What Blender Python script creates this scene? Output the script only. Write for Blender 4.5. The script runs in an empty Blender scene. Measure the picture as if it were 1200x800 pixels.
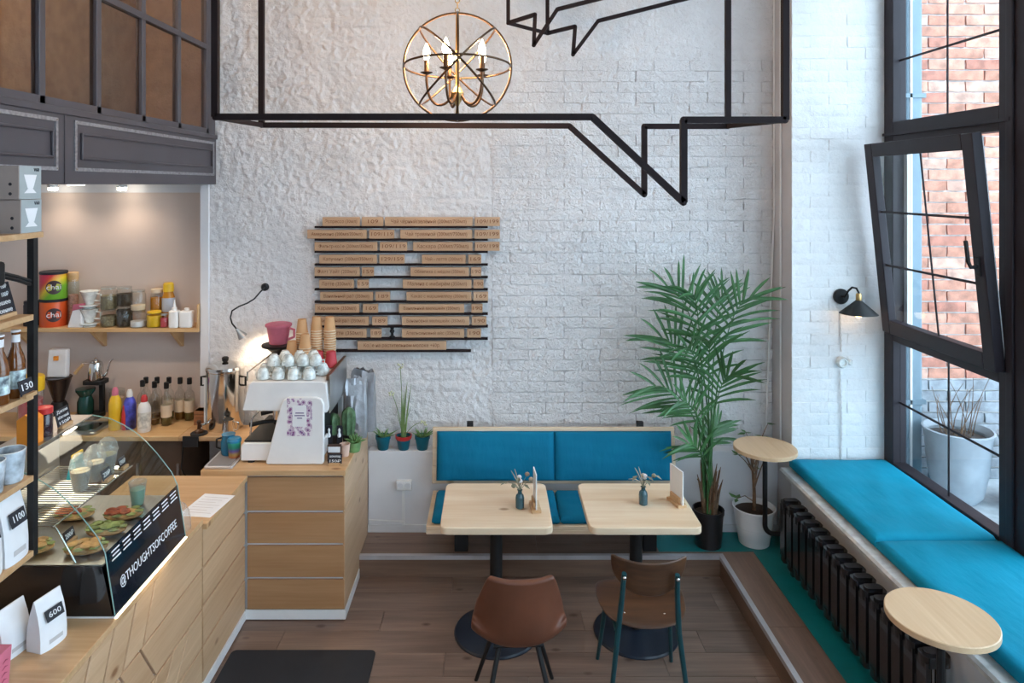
import bpy, math, random
import numpy as np
from mathutils import Vector, Matrix
R = random.Random(7)
PI = math.pi
SC = bpy.context.scene
COL = SC.collection

# ---------------------------------------------------------------- camera
F, CX, CY, H = 820.0, 577.0, 217.0, 2.6        # focal length, vanishing point in pixels; eye height
cam = bpy.data.cameras.new('camera'); camo = bpy.data.objects.new('camera', cam); COL.objects.link(camo)
camo.location = (0, 0, H); camo.rotation_euler = (PI/2, 0, 0)
cam.sensor_width = 36; cam.lens = 36*F/1200
cam.shift_x = (600-CX)/1200; cam.shift_y = -(400-CY)/1200
cam.clip_start = .02
SC.camera = camo

# ---------------------------------------------------------------- world and exposure
SC.view_settings.view_transform = 'Standard'; SC.view_settings.look = 'None'
SC.view_settings.gamma = 1; SC.view_settings.use_curve_mapping = False
SC.view_settings.exposure = 0.33
w = bpy.data.worlds.new('overcast_sky'); SC.world = w; w.use_nodes = True
bg = w.node_tree.nodes['Background']
bg.inputs[0].default_value = (.66, .83, 1, 1); bg.inputs[1].default_value = 5.0

def lamp(kind, name, loc, energy, color, size=.05, aim=None, parent=None, spot=None, blend=.5):
    l = bpy.data.lights.new(name, kind); l.energy = energy; l.color = color
    if kind in ('POINT', 'SPOT'): l.shadow_soft_size = size
    if kind == 'SPOT': l.spot_size = spot; l.spot_blend = blend
    o = bpy.data.objects.new(name, l); COL.objects.link(o)
    loc = Vector(loc)
    if aim is not None: o.rotation_euler = (Vector(aim)-loc).to_track_quat('-Z', 'Y').to_euler()
    if parent: o.parent = parent; loc = loc-WL[parent.name]
    o.location = loc
    return o

# ---------------------------------------------------------------- pixel helpers
def P(px, py, D): return Vector(((px-CX)/F*D, D, H-(py-CY)/F*D))
def X(px, D): return (px-CX)/F*D
def Z(py, D): return H-(py-CY)/F*D
def DZ(py, z): return F*(H-z)/(py-CY)

# ---------------------------------------------------------------- materials
def new_mat(name):
    m = bpy.data.materials.new(name); m.use_nodes = True
    nt = m.node_tree; b = nt.nodes['Principled BSDF']
    return m, nt, b
def coords(nt, scale=(1,1,1), rnd=True, world=False):
    n = nt.nodes; l = nt.links
    if world: src = n.new('ShaderNodeNewGeometry').outputs['Position']
    else: src = n.new('ShaderNodeTexCoord').outputs['Object']
    mp = n.new('ShaderNodeMapping'); mp.inputs['Scale'].default_value = scale
    if rnd and not world:
        oi = n.new('ShaderNodeObjectInfo'); ml = n.new('ShaderNodeMath'); ml.operation = 'MULTIPLY'; ml.inputs[1].default_value = 37
        l.new(oi.outputs['Random'], ml.inputs[0])
        va = n.new('ShaderNodeVectorMath'); va.operation = 'ADD'
        l.new(src, va.inputs[0]); l.new(ml.outputs[0], va.inputs[1]); src = va.outputs[0]
    l.new(src, mp.inputs['Vector'])
    return mp.outputs[0]
def noise(nt, vec, scale, detail=3, rough=.55):
    t = nt.nodes.new('ShaderNodeTexNoise'); t.inputs['Scale'].default_value = scale
    t.inputs['Detail'].default_value = detail; t.inputs['Roughness'].default_value = rough
    nt.links.new(vec, t.inputs['Vector']); return t.outputs['Fac']
def ramp(nt, fac, stops):
    r = nt.nodes.new('ShaderNodeValToRGB'); e = r.color_ramp.elements
    while len(e) < len(stops): e.new(.5)
    for q, (p, c) in zip(e, stops): q.position = p; q.color = tuple(c)+(1,) if len(c) == 3 else c
    nt.links.new(fac, r.inputs[0]); return r.outputs[0]
def add_bump(nt, b, h, strength, dist=.01):
    u = nt.nodes.new('ShaderNodeBump'); u.inputs['Strength'].default_value = strength; u.inputs['Distance'].default_value = dist
    nt.links.new(h, u.inputs['Height']); nt.links.new(u.outputs[0], b.inputs['Normal']); return u
def mat(name, col, rough=.5, metal=0, var=.06, vs=8, bump=0, bs=60, bd=.004, coat=0, spec=None, emit=0, sheen=0):
    m, nt, b = new_mat(name)
    b.inputs['Roughness'].default_value = rough; b.inputs['Metallic'].default_value = metal
    if coat: b.inputs['Coat Weight'].default_value = coat
    if sheen: b.inputs['Sheen Weight'].default_value = sheen
    if spec is not None: b.inputs['Specular IOR Level'].default_value = spec
    v = coords(nt)
    f = noise(nt, v, vs)
    lo = tuple(max(0, c*(1-var*1.6)) for c in col); hi = tuple(min(1, c*(1+var*1.6)) for c in col)
    nt.links.new(ramp(nt, f, [(.3, lo), (.7, hi)]), b.inputs['Base Color'])
    if bump: add_bump(nt, b, noise(nt, v, bs, 4), bump, bd)
    if emit:
        b.inputs['Emission Color'].default_value = tuple(col)+(1,); b.inputs['Emission Strength'].default_value = emit
    return m
def wood(name, c1, c2, axis=0, ring=9, rough=.5, knots=True, bump=.05, world=False):
    m, nt, b = new_mat(name); b.inputs['Roughness'].default_value = rough
    s = [ring, ring, ring]; s[axis] = ring*.09
    v = coords(nt, tuple(s), world=world)
    f = noise(nt, v, 1.6, 5, .6)
    s2 = [70, 70, 70]; s2[axis] = 3
    g = noise(nt, coords(nt, tuple(s2), world=world), 1.0, 2)
    mx = nt.nodes.new('ShaderNodeMath'); mx.operation = 'MULTIPLY_ADD'; mx.inputs[1].default_value = .35
    nt.links.new(g, mx.inputs[0]); nt.links.new(f, mx.inputs[2])
    c = ramp(nt, mx.outputs[0], [(.45, c1), (.62, tuple((a+d)/2 for a, d in zip(c1, c2))), (.85, c2)])
    if knots:
        s3 = [6, 6, 6]; s3[axis] = 3.2
        vo = nt.nodes.new('ShaderNodeTexVoronoi'); nt.links.new(coords(nt, tuple(s3), world=world), vo.inputs['Vector']); vo.inputs['Scale'].default_value = 1
        k = ramp(nt, vo.outputs['Distance'], [(.05, (1,1,1)), (.12, (0,0,0))])
        mi = nt.nodes.new('ShaderNodeMix'); mi.data_type = 'RGBA'; mi.inputs['B'].default_value = (c2[0]*.5, c2[1]*.38, c2[2]*.28, 1)
        nt.links.new(k, mi.inputs['Factor']); nt.links.new(c, mi.inputs['A']); c = mi.outputs['Result']
    nt.links.new(c, b.inputs['Base Color'])
    if bump: add_bump(nt, b, g, bump, .003)
    return m
def glass(name, tint=(.95, .98, .98), rough=.0, refl=1.0, milk=0):
    # thin pane: transparent with a Fresnel reflection
    m = bpy.data.materials.new(name); m.use_nodes = True; nt = m.node_tree; nt.nodes.remove(nt.nodes['Principled BSDF'])
    o = nt.nodes['Material Output']
    t = nt.nodes.new('ShaderNodeBsdfTransparent'); t.inputs[0].default_value = tuple(tint)+(1,)
    g = nt.nodes.new('ShaderNodeBsdfGlossy'); g.inputs['Roughness'].default_value = rough
    lw = nt.nodes.new('ShaderNodeLayerWeight'); lw.inputs[0].default_value = .5
    pw = nt.nodes.new('ShaderNodeMath'); pw.operation = 'POWER'; pw.inputs[1].default_value = 5; nt.links.new(lw.outputs['Facing'], pw.inputs[0])
    ml = nt.nodes.new('ShaderNodeMath'); ml.operation = 'MULTIPLY_ADD'; ml.inputs[1].default_value = .7*refl; ml.inputs[2].default_value = .03*refl; nt.links.new(pw.outputs[0], ml.inputs[0])
    mx = nt.nodes.new('ShaderNodeMixShader'); nt.links.new(ml.outputs[0], mx.inputs[0])
    nt.links.new(t.outputs[0], mx.inputs[1]); nt.links.new(g.outputs[0], mx.inputs[2]); nt.links.new(mx.outputs[0], o.inputs[0])
    if milk:       # slightly cloudy plastic
        df = nt.nodes.new('ShaderNodeBsdfDiffuse'); df.inputs[0].default_value = (.85, .86, .86, 1)
        m2 = nt.nodes.new('ShaderNodeMixShader'); m2.inputs[0].default_value = milk
        nt.links.new(mx.outputs[0], m2.inputs[1]); nt.links.new(df.outputs[0], m2.inputs[2]); nt.links.new(m2.outputs[0], o.inputs[0])
    return m
def emis(name, col, s):
    m, nt, b = new_mat(name); b.inputs['Base Color'].default_value = tuple(col)+(1,)
    b.inputs['Emission Color'].default_value = tuple(col)+(1,); b.inputs['Emission Strength'].default_value = s; return m
def rough_white(name, col, b1=.5, bdist=.02):
    m, nt, b = new_mat(name); b.inputs['Roughness'].default_value = .62
    v = coords(nt, world=True)
    c = ramp(nt, noise(nt, v, 2.2, 6, .65), [(.3, tuple(k*.88 for k in col)), (.62, col)])
    sp = ramp(nt, noise(nt, v, 26, 5, .7), [(.25, (.5, .42, .38)), (.32, (1, 1, 1))])
    mi = nt.nodes.new('ShaderNodeMix'); mi.data_type = 'RGBA'; mi.blend_type = 'MULTIPLY'; mi.inputs['Factor'].default_value = .6
    nt.links.new(c, mi.inputs['A']); nt.links.new(sp, mi.inputs['B']); nt.links.new(mi.outputs['Result'], b.inputs['Base Color'])
    a = noise(nt, v, 24, 6, .62); d = noise(nt, v, 90, 3, .6)
    ad = nt.nodes.new('ShaderNodeMath'); ad.operation = 'MULTIPLY_ADD'; ad.inputs[1].default_value = .3
    nt.links.new(d, ad.inputs[0]); nt.links.new(a, ad.inputs[2])
    add_bump(nt, b, ad.outputs[0], b1, bdist)
    return m
M = {}
M['brickwhite'] = rough_white('white_painted_masonry', (.80, .78, .785), .9)
M['brickface'] = rough_white('white_painted_brick_face', (.82, .80, .805), .85, .03)
M['revealbrick'] = rough_white('white_painted_brick', (.88, .88, .88), .35)
M['mortarwhite'] = rough_white('white_painted_joint', (.72, .72, .73), .3)
M['plaster'] = mat('beige_plaster', (.66, .54, .475), .7, var=.03, vs=2, bump=.05)
M['whitewall'] = mat('white_plaster', (.74, .73, .75), .6, var=.03, vs=3, bump=.06)
M['greywall'] = mat('grey_plaster', (.55, .52, .52), .7, var=.05, vs=3, bump=.1)
M['ceil'] = mat('ceiling_paint', (.7, .69, .68), .8)
M['mezz'] = mat('dark_grey_paint', (.075, .065, .075), .45, var=.05, vs=4, bump=.04)
M['mezzgalv'] = mat('galvanised_strip', (.36, .35, .37), .42, .7, var=.18, vs=60)
M['mezzbrown'] = None
M['floorwood'] = wood('floor_laminate', (.30, .20, .15), (.16, .10, .075), 0, 6, .38, True)
M['riser'] = wood('riser_wood', (.26, .155, .105), (.15, .085, .055), 0, 6, .45, False)
M['tread'] = wood('tread_wood', (.27, .165, .12), (.15, .09, .065), 1, 6, .4, True)
M['pine'] = wood('pine_top', (.86, .70, .52), (.72, .51, .32), 0, 7, .42, True)
M['pinex'] = wood('pine_board', (.66, .43, .24), (.50, .29, .135), 0, 7, .45, True)
M['ply'] = wood('plywood_panel', (.52, .30, .155), (.39, .20, .09), 0, 4, .45, True)
M['ply_lit'] = wood('plywood_panel_lit', (.66, .44, .27), (.50, .30, .165), 1, 4, .45, True)  # same plywood, paler: window light put into its colour
M['shelfwood'] = wood('shelf_wood', (.74, .50, .26), (.60, .36, .16), 0, 6, .45, False)
M['birch'] = wood('birch_round_top', (.72, .51, .32), (.58, .37, .21), 1, 5, .38, False)
M['menuply'] = wood('menu_plank_wood', (.62, .40, .25), (.50, .30, .17), 0, 6, .55, False)
M['engrave'] = mat('burnt_engraving', (.22, .075, .022), .7)
M['walnut'] = wood('walnut_veneer', (.13, .058, .026), (.055, .024, .013), 0, 9, .35, False)
M['black'] = mat('black_metal', (.013, .013, .014), .5, spec=.3)
M['iron'] = mat('black_frame_steel', (.016, .009, .010), .7, spec=.2)
M['radiator'] = mat('radiator_enamel', (.012, .012, .016), .25, coat=.4)
M['navy'] = mat('blue_black_steel', (.012, .018, .032), .35)
M['alu'] = mat('aluminium_nosing', (.62, .60, .62), .4, .6)
M['tealpaint'] = mat('teal_floor_paint', (.0, .16, .17), .45, var=.1, vs=5)
M['tealleg'] = mat('teal_metal', (.004, .05, .062), .35)
M['white'] = mat('white_plastic', (.82, .81, .80), .35, var=.02)
M['whitemetal'] = mat('white_enamel', (.80, .79, .79), .3, var=.02, coat=.3)
M['paper'] = mat('white_paper', (.80, .80, .82), .7, var=.03)
M['whitetrim'] = mat('white_plinth', (.72, .71, .72), .5, var=.03)
M['sill'] = mat('worn_white_sill', (.72, .69, .66), .5, var=.14, vs=14, bump=.08)
M['leather'] = mat('brown_leather', (.135, .044, .022), .45, var=.1, vs=6, bump=.12, bs=120, bd=.002)
M['frame'] = mat('window_frame_dark', (.026, .020, .026), .5, spec=.3)
M['terracotta'] = mat('pale_terracotta', (.70, .48, .38), .7)
M['tealpot'] = mat('teal_plastic_pot', (.0, .11, .16), .38)
M['red'] = mat('red_plastic', (.55, .03, .03), .4)
M['soil'] = mat('dark_soil', (.04, .025, .018), .95, bump=.6, bs=90, bd=.01)
M['blackpot'] = mat('black_plastic_pot', (.013, .012, .014), .4)
M['trunk'] = mat('brown_fibre', (.16, .09, .05), .85, var=.3, vs=30, bump=.4)
M['steel'] = mat('polished_steel', (.72, .70, .67), .14, 1, var=.03)
M['brushed'] = mat('brushed_steel', (.50, .49, .48), .32, 1, var=.06)
M['brass'] = mat('aged_brass', (.55, .36, .15), .3, 1, var=.15)
M['bronze'] = mat('bronze_wire', (.10, .055, .03), .35, .9, var=.15)
M['cardboard'] = mat('kraft_cup', (.58, .33, .16), .75, var=.05)
M['cuprim'] = mat('kraft_cup_rim', (.74, .60, .44), .6)
M['rednap'] = mat('red_paper_cup', (.50, .045, .06), .55)
M['pink'] = mat('pink_paper', (.62, .16, .24), .6, var=.1)
M['porcelain'] = mat('porcelain', (.78, .80, .78), .15, var=.1, vs=30, coat=.5)
M['tag'] = mat('black_chalk_tag', (.014, .014, .022), .6)
M['chalk'] = mat('chalk_lettering', (.85, .86, .88), .8)
M['silverbag'] = mat('silver_foil_bag', (.40, .41, .44), .34, .55, var=.1, vs=10, bump=.25, bs=14, bd=.03)
M['orange'] = mat('orange_carton', (.80, .27, .02), .5)
M['yellow'] = mat('yellow_plastic', (.80, .50, .02), .4)
M['amber'] = mat('amber_glass', (.16, .05, .01), .08, coat=.6)
M['honey'] = mat('honey', (.48, .20, .02), .15)
M['darktea'] = mat('dark_tea_leaves', (.05, .04, .03), .9, var=.4, vs=120, bump=.5)
M['green_tea'] = mat('pale_tea_leaves', (.20, .17, .10), .9, var=.4, vs=120, bump=.5)
M['cactus'] = mat('cactus_green', (.09, .17, .08), .6, var=.25, vs=30)
M['succ'] = mat('succulent_green', (.14, .26, .09), .5, var=.2, vs=20)
M['darkcab'] = mat('dark_brown_cabinet', (.12, .075, .05), .5, var=.1)
M['concrete'] = mat('grey_paving', (.42, .44, .46), .8, var=.2, vs=6, bump=.3)
M['planter'] = mat('grey_planter', (.33, .37, .41), .6, var=.08)
M['rubber'] = mat('black_rubber', (.018, .018, .022), .8, bump=.2, bs=200)
M['pane'] = glass('window_glass', (.96, .99, .99), 0, .7)
M['caseglass'] = glass('case_glass', (.95, .98, .97), 0, 1.0)
M['mezzglass'] = glass('dusty_glass', (.80, .78, .76), .05, 1.0)
M['jarglass'] = glass('jar_glass', (.94, .96, .95), .02, 2.0)
M['plasticclear'] = glass('clear_plastic', (.96, .96, .96), .08, 2.0, .13)
M['blueglass'] = mat('blue_bottle_glass', (.015, .075, .10), .06, coat=.8)
M['bulb'] = emis('lit_bulb', (1, .74, .44), 45)
M['bulbdim'] = emis('dim_bulb', (1, .62, .30), 9)
M['led'] = emis('led_strip', (1, .86, .62), 7)
M['downlight'] = emis('downlight_face', (1, .90, .74), 30)
def cushion_mat(name, col):
    m, nt, b = new_mat(name); b.inputs['Roughness'].default_value = .8; b.inputs['Specular IOR Level'].default_value = .25
    v = coords(nt)
    nt.links.new(ramp(nt, noise(nt, v, 3, 3), [(.3, tuple(c*.9 for c in col)), (.7, tuple(c*1.08 for c in col))]), b.inputs['Base Color'])
    wv = noise(nt, coords(nt, (9, 3, 3)), 1.4, 3, .5); fine = noise(nt, v, 500, 1)
    ad = nt.nodes.new('ShaderNodeMath'); ad.operation = 'MULTIPLY_ADD'; ad.inputs[1].default_value = .03
    nt.links.new(fine, ad.inputs[0]); nt.links.new(wv, ad.inputs[2]); add_bump(nt, b, ad.outputs[0], .45, .02)
    return m
M['cushion'] = cushion_mat('blue_cushion_fabric', (.0, .17, .30))
M['sillcush'] = cushion_mat('turquoise_cushion_fabric', (.0, .27, .42))
def leaf_mat(name, col, rough=.42):
    m, nt, b = new_mat(name); b.inputs['Roughness'].default_value = rough
    nt.links.new(ramp(nt, noise(nt, coords(nt), 9, 2), [(.3, tuple(c*.7 for c in col)), (.7, tuple(c*1.25 for c in col))]), b.inputs['Base Color'])
    b.inputs['Subsurface Weight'].default_value = 0
    return m
M['palm'] = leaf_mat('palm_green', (.05, .145, .045))
M['leaf'] = leaf_mat('leaf_green', (.07, .17, .05))
M['stem'] = leaf_mat('stem_green', (.16, .24, .08))
M['dry'] = mat('dried_flowers', (.42, .36, .27), .8, var=.25, vs=30)
M['drygreen'] = mat('dried_leaf', (.20, .20, .14), .7, var=.25, vs=30)
def brick_mats():
    out = []
    for i, c in enumerate([(.56, .25, .17), (.62, .31, .22), (.50, .20, .14), (.66, .38, .29)]):  # brick tones lightened to carry the haze of the window glass
        out.append(mat('red_brick_%d' % (i+1), c, .85, var=.22, vs=14, bump=.5, bs=60, bd=.006))
    return out
REDB = brick_mats()
M['redmortar'] = mat('grey_mortar', (.70, .66, .63), .9, var=.15, vs=20, bump=.4)
M['greybrick'] = mat('grey_brick', (.30, .32, .35), .85, var=.25, vs=10, bump=.5, bs=50, bd=.008)  # grey bricks for the lowest courses outside
M['bluepipe'] = mat('pale_blue_metal', (.17, .24, .29), .45, .1, var=.06)
def mezzroom():
    m, nt, b = new_mat('brown_brick_dusty'); b.inputs['Roughness'].default_value = .8
    v = coords(nt, world=True)
    c = ramp(nt, noise(nt, v, 9, 6, .7), [(.3, (.30, .18, .11)), (.7, (.46, .31, .21))])
    nt.links.new(c, b.inputs['Base Color']); add_bump(nt, b, noise(nt, v, 40, 5, .7), .6, .02); return m
M['mezzbrown'] = mezzroom()

# ---------------------------------------------------------------- mesh builder
class MB:
    def __init__(s): s.v = []; s.f = []
    def add(s, vs, fs):
        o = len(s.v); s.v += [tuple(v) for v in vs]; s.f += [tuple(i+o for i in f) for f in fs]; return s
    def box(s, x0, x1, y0, y1, z0, z1):
        return s.add([(x0,y0,z0),(x1,y0,z0),(x1,y1,z0),(x0,y1,z0),(x0,y0,z1),(x1,y0,z1),(x1,y1,z1),(x0,y1,z1)],
                     [(3,2,1,0),(4,5,6,7),(0,1,5,4),(1,2,6,5),(2,3,7,6),(3,0,4,7)])
    def prism(s, poly, vec):
        n = len(poly); a = [Vector(p) for p in poly]; vec = Vector(vec)
        nrm = Vector((0,0,0))
        for i in range(n): nrm += a[i].cross(a[(i+1) % n])
        if nrm.dot(vec) > 0: a = a[::-1]
        b = [p+vec for p in a]
        return s.add(a+b, [tuple(range(n)), tuple(range(2*n-1, n-1, -1))]+[((i+1) % n, i, n+i, n+(i+1) % n) for i in range(n)])
    def lathe(s, prof, c=(0,0,0), n=18, cap0=True, cap1=True, mtx=None):
        vs = []; fs = []
        for r, z in prof:
            for i in range(n):
                a = 2*PI*i/n; vs.append(Vector((r*math.cos(a), r*math.sin(a), z)))
        for k in range(len(prof)-1):
            for i in range(n):
                j = (i+1) % n; fs.append((k*n+i, k*n+j, (k+1)*n+j, (k+1)*n+i))
        if cap0: fs.append(tuple(range(n-1, -1, -1)))
        if cap1: q = (len(prof)-1)*n; fs.append(tuple(range(q, q+n)))
        if mtx: vs = [mtx @ v for v in vs]
        c = Vector(c); return s.add([v+c for v in vs], fs)
    def tube(s, pts, r, n=8, closed=False, caps=True):
        pts = [Vector(p) for p in pts]; m = len(pts)
        rs = r if isinstance(r, (list, tuple)) else [r]*m
        vs = []; fs = []; up = None
        for i in range(m):
            a = pts[(i-1) % m] if (closed or i > 0) else pts[i]; b = pts[(i+1) % m] if (closed or i < m-1) else pts[i]
            t = (b-a).normalized()
            if up is None:
                up = Vector((0,0,1)) if abs(t.z) < .9 else Vector((1,0,0))
            u = (up-t*up.dot(t))
            if u.length < 1e-5: u = t.orthogonal()
            u.normalize(); v = t.cross(u); up = u
            for k in range(n):
                an = 2*PI*k/n; vs.append(pts[i]+(u*math.cos(an)+v*math.sin(an))*rs[i])
        for i in range(m if closed else m-1):
            j = (i+1) % m
            for k in range(n):
                l = (k+1) % n; fs.append((i*n+k, i*n+l, j*n+l, j*n+k))
        if caps and not closed: fs.append(tuple(range(n-1, -1, -1))); fs.append(tuple(range((m-1)*n, m*n)))
        return s.add(vs, fs)
    def cyl(s, p0, p1, r0, r1=None, n=12): return s.tube([p0, p1], [r0, r0 if r1 is None else r1], n)
    def bar(s, p0, p1, w, d, up=(0,0,1)):
        p0 = Vector(p0); p1 = Vector(p1); t = (p1-p0).normalized(); up = Vector(up)
        u = up-t*up.dot(t)
        if u.length < 1e-4: u = t.orthogonal()
        u.normalize(); v = t.cross(u)
        q = [u*w/2+v*d/2, -u*w/2+v*d/2, -u*w/2-v*d/2, u*w/2-v*d/2]
        return s.add([p0+k for k in q]+[p1+k for k in q], [(3,2,1,0),(4,5,6,7),(0,1,5,4),(1,2,6,5),(2,3,7,6),(3,0,4,7)])
    def ball(s, c, r, n=12, m=8, mtx=None):
        r = r if isinstance(r, (tuple, list)) else (r, r, r)
        vs = [Vector((0,0,-r[2]))]; fs = []
        for k in range(1, m):
            th = -PI/2+PI*k/m
            for i in range(n):
                a = 2*PI*i/n; vs.append(Vector((r[0]*math.cos(th)*math.cos(a), r[1]*math.cos(th)*math.sin(a), r[2]*math.sin(th))))
        vs.append(Vector((0,0,r[2]))); last = len(vs)-1
        for i in range(n):
            j = (i+1) % n; fs.append((0, 1+j, 1+i)); q = 1+(m-2)*n; fs.append((q+i, q+j, last))
        for k in range(m-2):
            for i in range(n):
                j = (i+1) % n; a = 1+k*n; fs.append((a+i, a+j, a+n+j, a+n+i))
        if mtx: vs = [mtx @ v for v in vs]
        c = Vector(c); return s.add([v+c for v in vs], fs)
    def ring(s, c, rad, r, ax=(0,0,1), n=48, k=6):
        q = Vector((0,0,1)).rotation_difference(Vector(ax)); c = Vector(c)
        return s.tube([c+q @ Vector((rad*math.cos(2*PI*i/n), rad*math.sin(2*PI*i/n), 0)) for i in range(n)], r, k, True)
    def rrect(s, x0, x1, y0, y1, z0, z1, rad, n=5):          # rounded in plan
        poly = []
        for cx, cy, a0 in ((x1-rad, y1-rad, 0), (x0+rad, y1-rad, PI/2), (x0+rad, y0+rad, PI), (x1-rad, y0+rad, 1.5*PI)):
            for i in range(n+1):
                a = a0+PI/2*i/n; poly.append((cx+rad*math.cos(a), cy+rad*math.sin(a), z0))
        return s.prism(poly, (0, 0, z1-z0))
    def xf(s, mtx): s.v = [tuple(mtx @ Vector(v)) for v in s.v]; return s
    def mesh(s, name, smooth=None):
        me = bpy.data.meshes.new(name); me.from_pydata(s.v, [], s.f); me.update()
        if smooth is not None:
            me.polygons.foreach_set('use_smooth', [True]*len(me.polygons))
            me.set_sharp_from_angle(angle=math.radians(smooth))
        return me
    def build(s, name, m, parent=None, smooth=35, bev=0, seg=2, origin=None):
        a = np.array(s.v); lo = a.min(0); hi = a.max(0)
        o = Vector(((lo[0]+hi[0])/2, (lo[1]+hi[1])/2, lo[2])) if origin is None else Vector(origin)
        s.v = [tuple(p) for p in (a-np.array(o))]
        ob = bpy.data.objects.new(name, s.mesh(name, smooth)); COL.objects.link(ob)
        ob.data.materials.append(M[m] if isinstance(m, str) else m)
        link(ob, o, parent)
        if bev:
            bm = ob.modifiers.new('bevel', 'BEVEL'); bm.width = bev; bm.segments = seg; bm.limit_method = 'ANGLE'; bm.angle_limit = math.radians(40)
        return ob
WL = {}
def link(ob, wloc, parent):
    WL[ob.name] = Vector(wloc)
    if parent: ob.parent = parent; ob.location = Vector(wloc)-WL[parent.name]
    else: ob.location = wloc
    return ob
def thing(name, label, cat, loc=(0,0,0), group=None):
    o = bpy.data.objects.new(name, None); COL.objects.link(o); o.empty_display_size = .05
    link(o, loc, None); return tag(o, label, cat, group)
def tag(o, label, cat, group=None):
    o['label'] = label; o['category'] = cat
    if group: o['group'] = group
    return o
def struct(o, label=None):
    o['kind'] = 'structure'
    if label: o['label'] = label
    return o
def sempty(name, loc=(0,0,0), label=None):
    o = bpy.data.objects.new(name, None); COL.objects.link(o); o.empty_display_size = .05; link(o, loc, None); return struct(o, label)
def place(root, loc, rz=0):
    root.location = loc; root.rotation_euler = (0, 0, rz); WL[root.name] = Vector(loc); return root
def dup(root, loc, rz=0, label=None, group=None, parent=None):
    def cp(o, par):
        c = o.copy(); COL.objects.link(c); c.parent = par; WL[c.name] = WL[o.name]
        for ch in list(o.children): cp(ch, c)
        return c
    r = cp(root, parent); r.location = loc; r.rotation_euler = (0, 0, rz); WL[r.name] = Vector(loc)
    if label: r['label'] = label
    if group: r['group'] = group
    return r
_fc = None
def text(s, size, m, parent, org, xd, yd, width=None, ext=.0006, align='CENTER', name='lettering', shear=0, lift=.0006):
    cu = bpy.data.curves.new('t', 'FONT'); cu.body = s; cu.size = size; cu.resolution_u = 2; cu.align_x = align; cu.align_y = 'CENTER'; cu.extrude = ext; cu.shear = shear
    t = bpy.data.objects.new('t', cu); COL.objects.link(t)
    me = bpy.data.meshes.new_from_object(t.evaluated_get(bpy.context.evaluated_depsgraph_get()))
    bpy.data.objects.remove(t); bpy.data.curves.remove(cu)
    n = len(me.vertices); a = np.zeros(n*3); me.vertices.foreach_get('co', a); a = a.reshape(-1, 3)
    if n == 0: return None
    k = 1
    if width:
        wd = a[:, 0].max()-a[:, 0].min(); k = width/wd
    xd = Vector(xd).normalized(); yd = Vector(yd).normalized(); nd = xd.cross(yd)
    B = np.array([list(xd), list(yd), list(nd)])
    a[:, 0] *= k; a[:, 1] *= min(1.0, k*1.15) if width else 1
    c = a @ B
    me.vertices.foreach_set('co', c.ravel()); me.update()
    ob = bpy.data.objects.new(name, me); COL.objects.link(ob); ob.data.materials.clear(); ob.data.materials.append(M[m] if isinstance(m, str) else m)
    return link(ob, Vector(org)+nd*(ext+lift), parent)
def arc(c, r, a0, a1, u, v, n=10):
    c = Vector(c); u = Vector(u); v = Vector(v)
    return [c+u*(r*math.cos(a0+(a1-a0)*i/n))+v*(r*math.sin(a0+(a1-a0)*i/n)) for i in range(n+1)]
def bez(p, n=12):
    p = [Vector(q) for q in p]; out = []
    for i in range(n+1):
        t = i/n; q = p
        while len(q) > 1: q = [q[k].lerp(q[k+1], t) for k in range(len(q)-1)]
        out.append(q[0])
    return out
# ================================================================ THE SETTING
XR, YB, YL, YN = 2.03, 5.07, 4.97, 5.25      # right wall face, brick wall face, ledge face, niche wall face
PF = .14                                       # platform height
# floor: slab and laminate planks
fl = struct(MB().box(-4, 2.9, -2.6, 5.4, -.12, -.008).build('floor', 'floorwood'), 'brown grey laminate floor')
prng = random.Random(3)
plank_cache = {}
def plank(x0, x1, y0, y1, parent, z0=-.008, z1=0, m='floorwood'):
    k = (round(x1-x0, 3), round(y1-y0, 3), z1-z0, m)
    if k not in plank_cache:
        g = .0012; o = MB().box(x0+g, x1-g, y0+g, y1-g, z0, z1).build('plank', m, parent); plank_cache[k] = o; return o
    s = plank_cache[k]; o = s.copy(); COL.objects.link(o); link(o, ((x0+x1)/2, (y0+y1)/2, z0), parent); return o
for r in range(13):
    y1 = 4.655-r*.19; y0 = y1-.19
    x = -1.46-[0, .55, .25, .8][r % 4]*.0; first = [1.2, .45, .8, .25][r % 4]
    cuts = [-1.46, -1.46+first]
    while cuts[-1] < 1.518: cuts.append(min(1.518, cuts[-1]+1.2))
    for a, b in zip(cuts, cuts[1:]):
        if y1 > 4.19 and a < -.884:
            a = -.884
            if b <= a+.02: continue
        plank(a, b, y0, y1, fl)
# raised platform along the bench and the radiator
pl = sempty('floor_platform', (1.5, 4.8, 0), 'raised step with aluminium nosing below bench and radiator')
MB().box(-.884, XR, 4.66, YB, 0, PF-.012).build('platform_body', 'riser', pl)
MB().box(1.523, XR, .6, 4.66, 0, PF-.012).build('platform_body', 'riser', pl)
MB().box(-.884, 1.518, 4.650, 4.66, 0, PF-.012).build('riser_board', 'riser', pl)
MB().box(1.513, 1.523, .6, 4.66, 0, PF-.012).build('riser_board', wood('riser_wood_side', (.24, .14, .095), (.13, .075, .05), 1, 6, .45, False), pl)
for a, b in ((-.884, .3), (.3, 1.12)): plank(a, b, 4.655, 4.81, pl, PF-.012, PF); plank(a, b, 4.81, YL, pl, PF-.012, PF)
for a, b in ((.6, 1.8), (1.8, 3.0), (3.0, 3.9), (3.9, 4.70)): plank(1.518, 1.753, a, b, pl, PF-.012, PF, 'tread')
MB().box(1.12, 1.753, 4.70, YL, PF-.012, PF+.004).build('painted_strip', 'tealpaint', pl, bev=.002)
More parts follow.
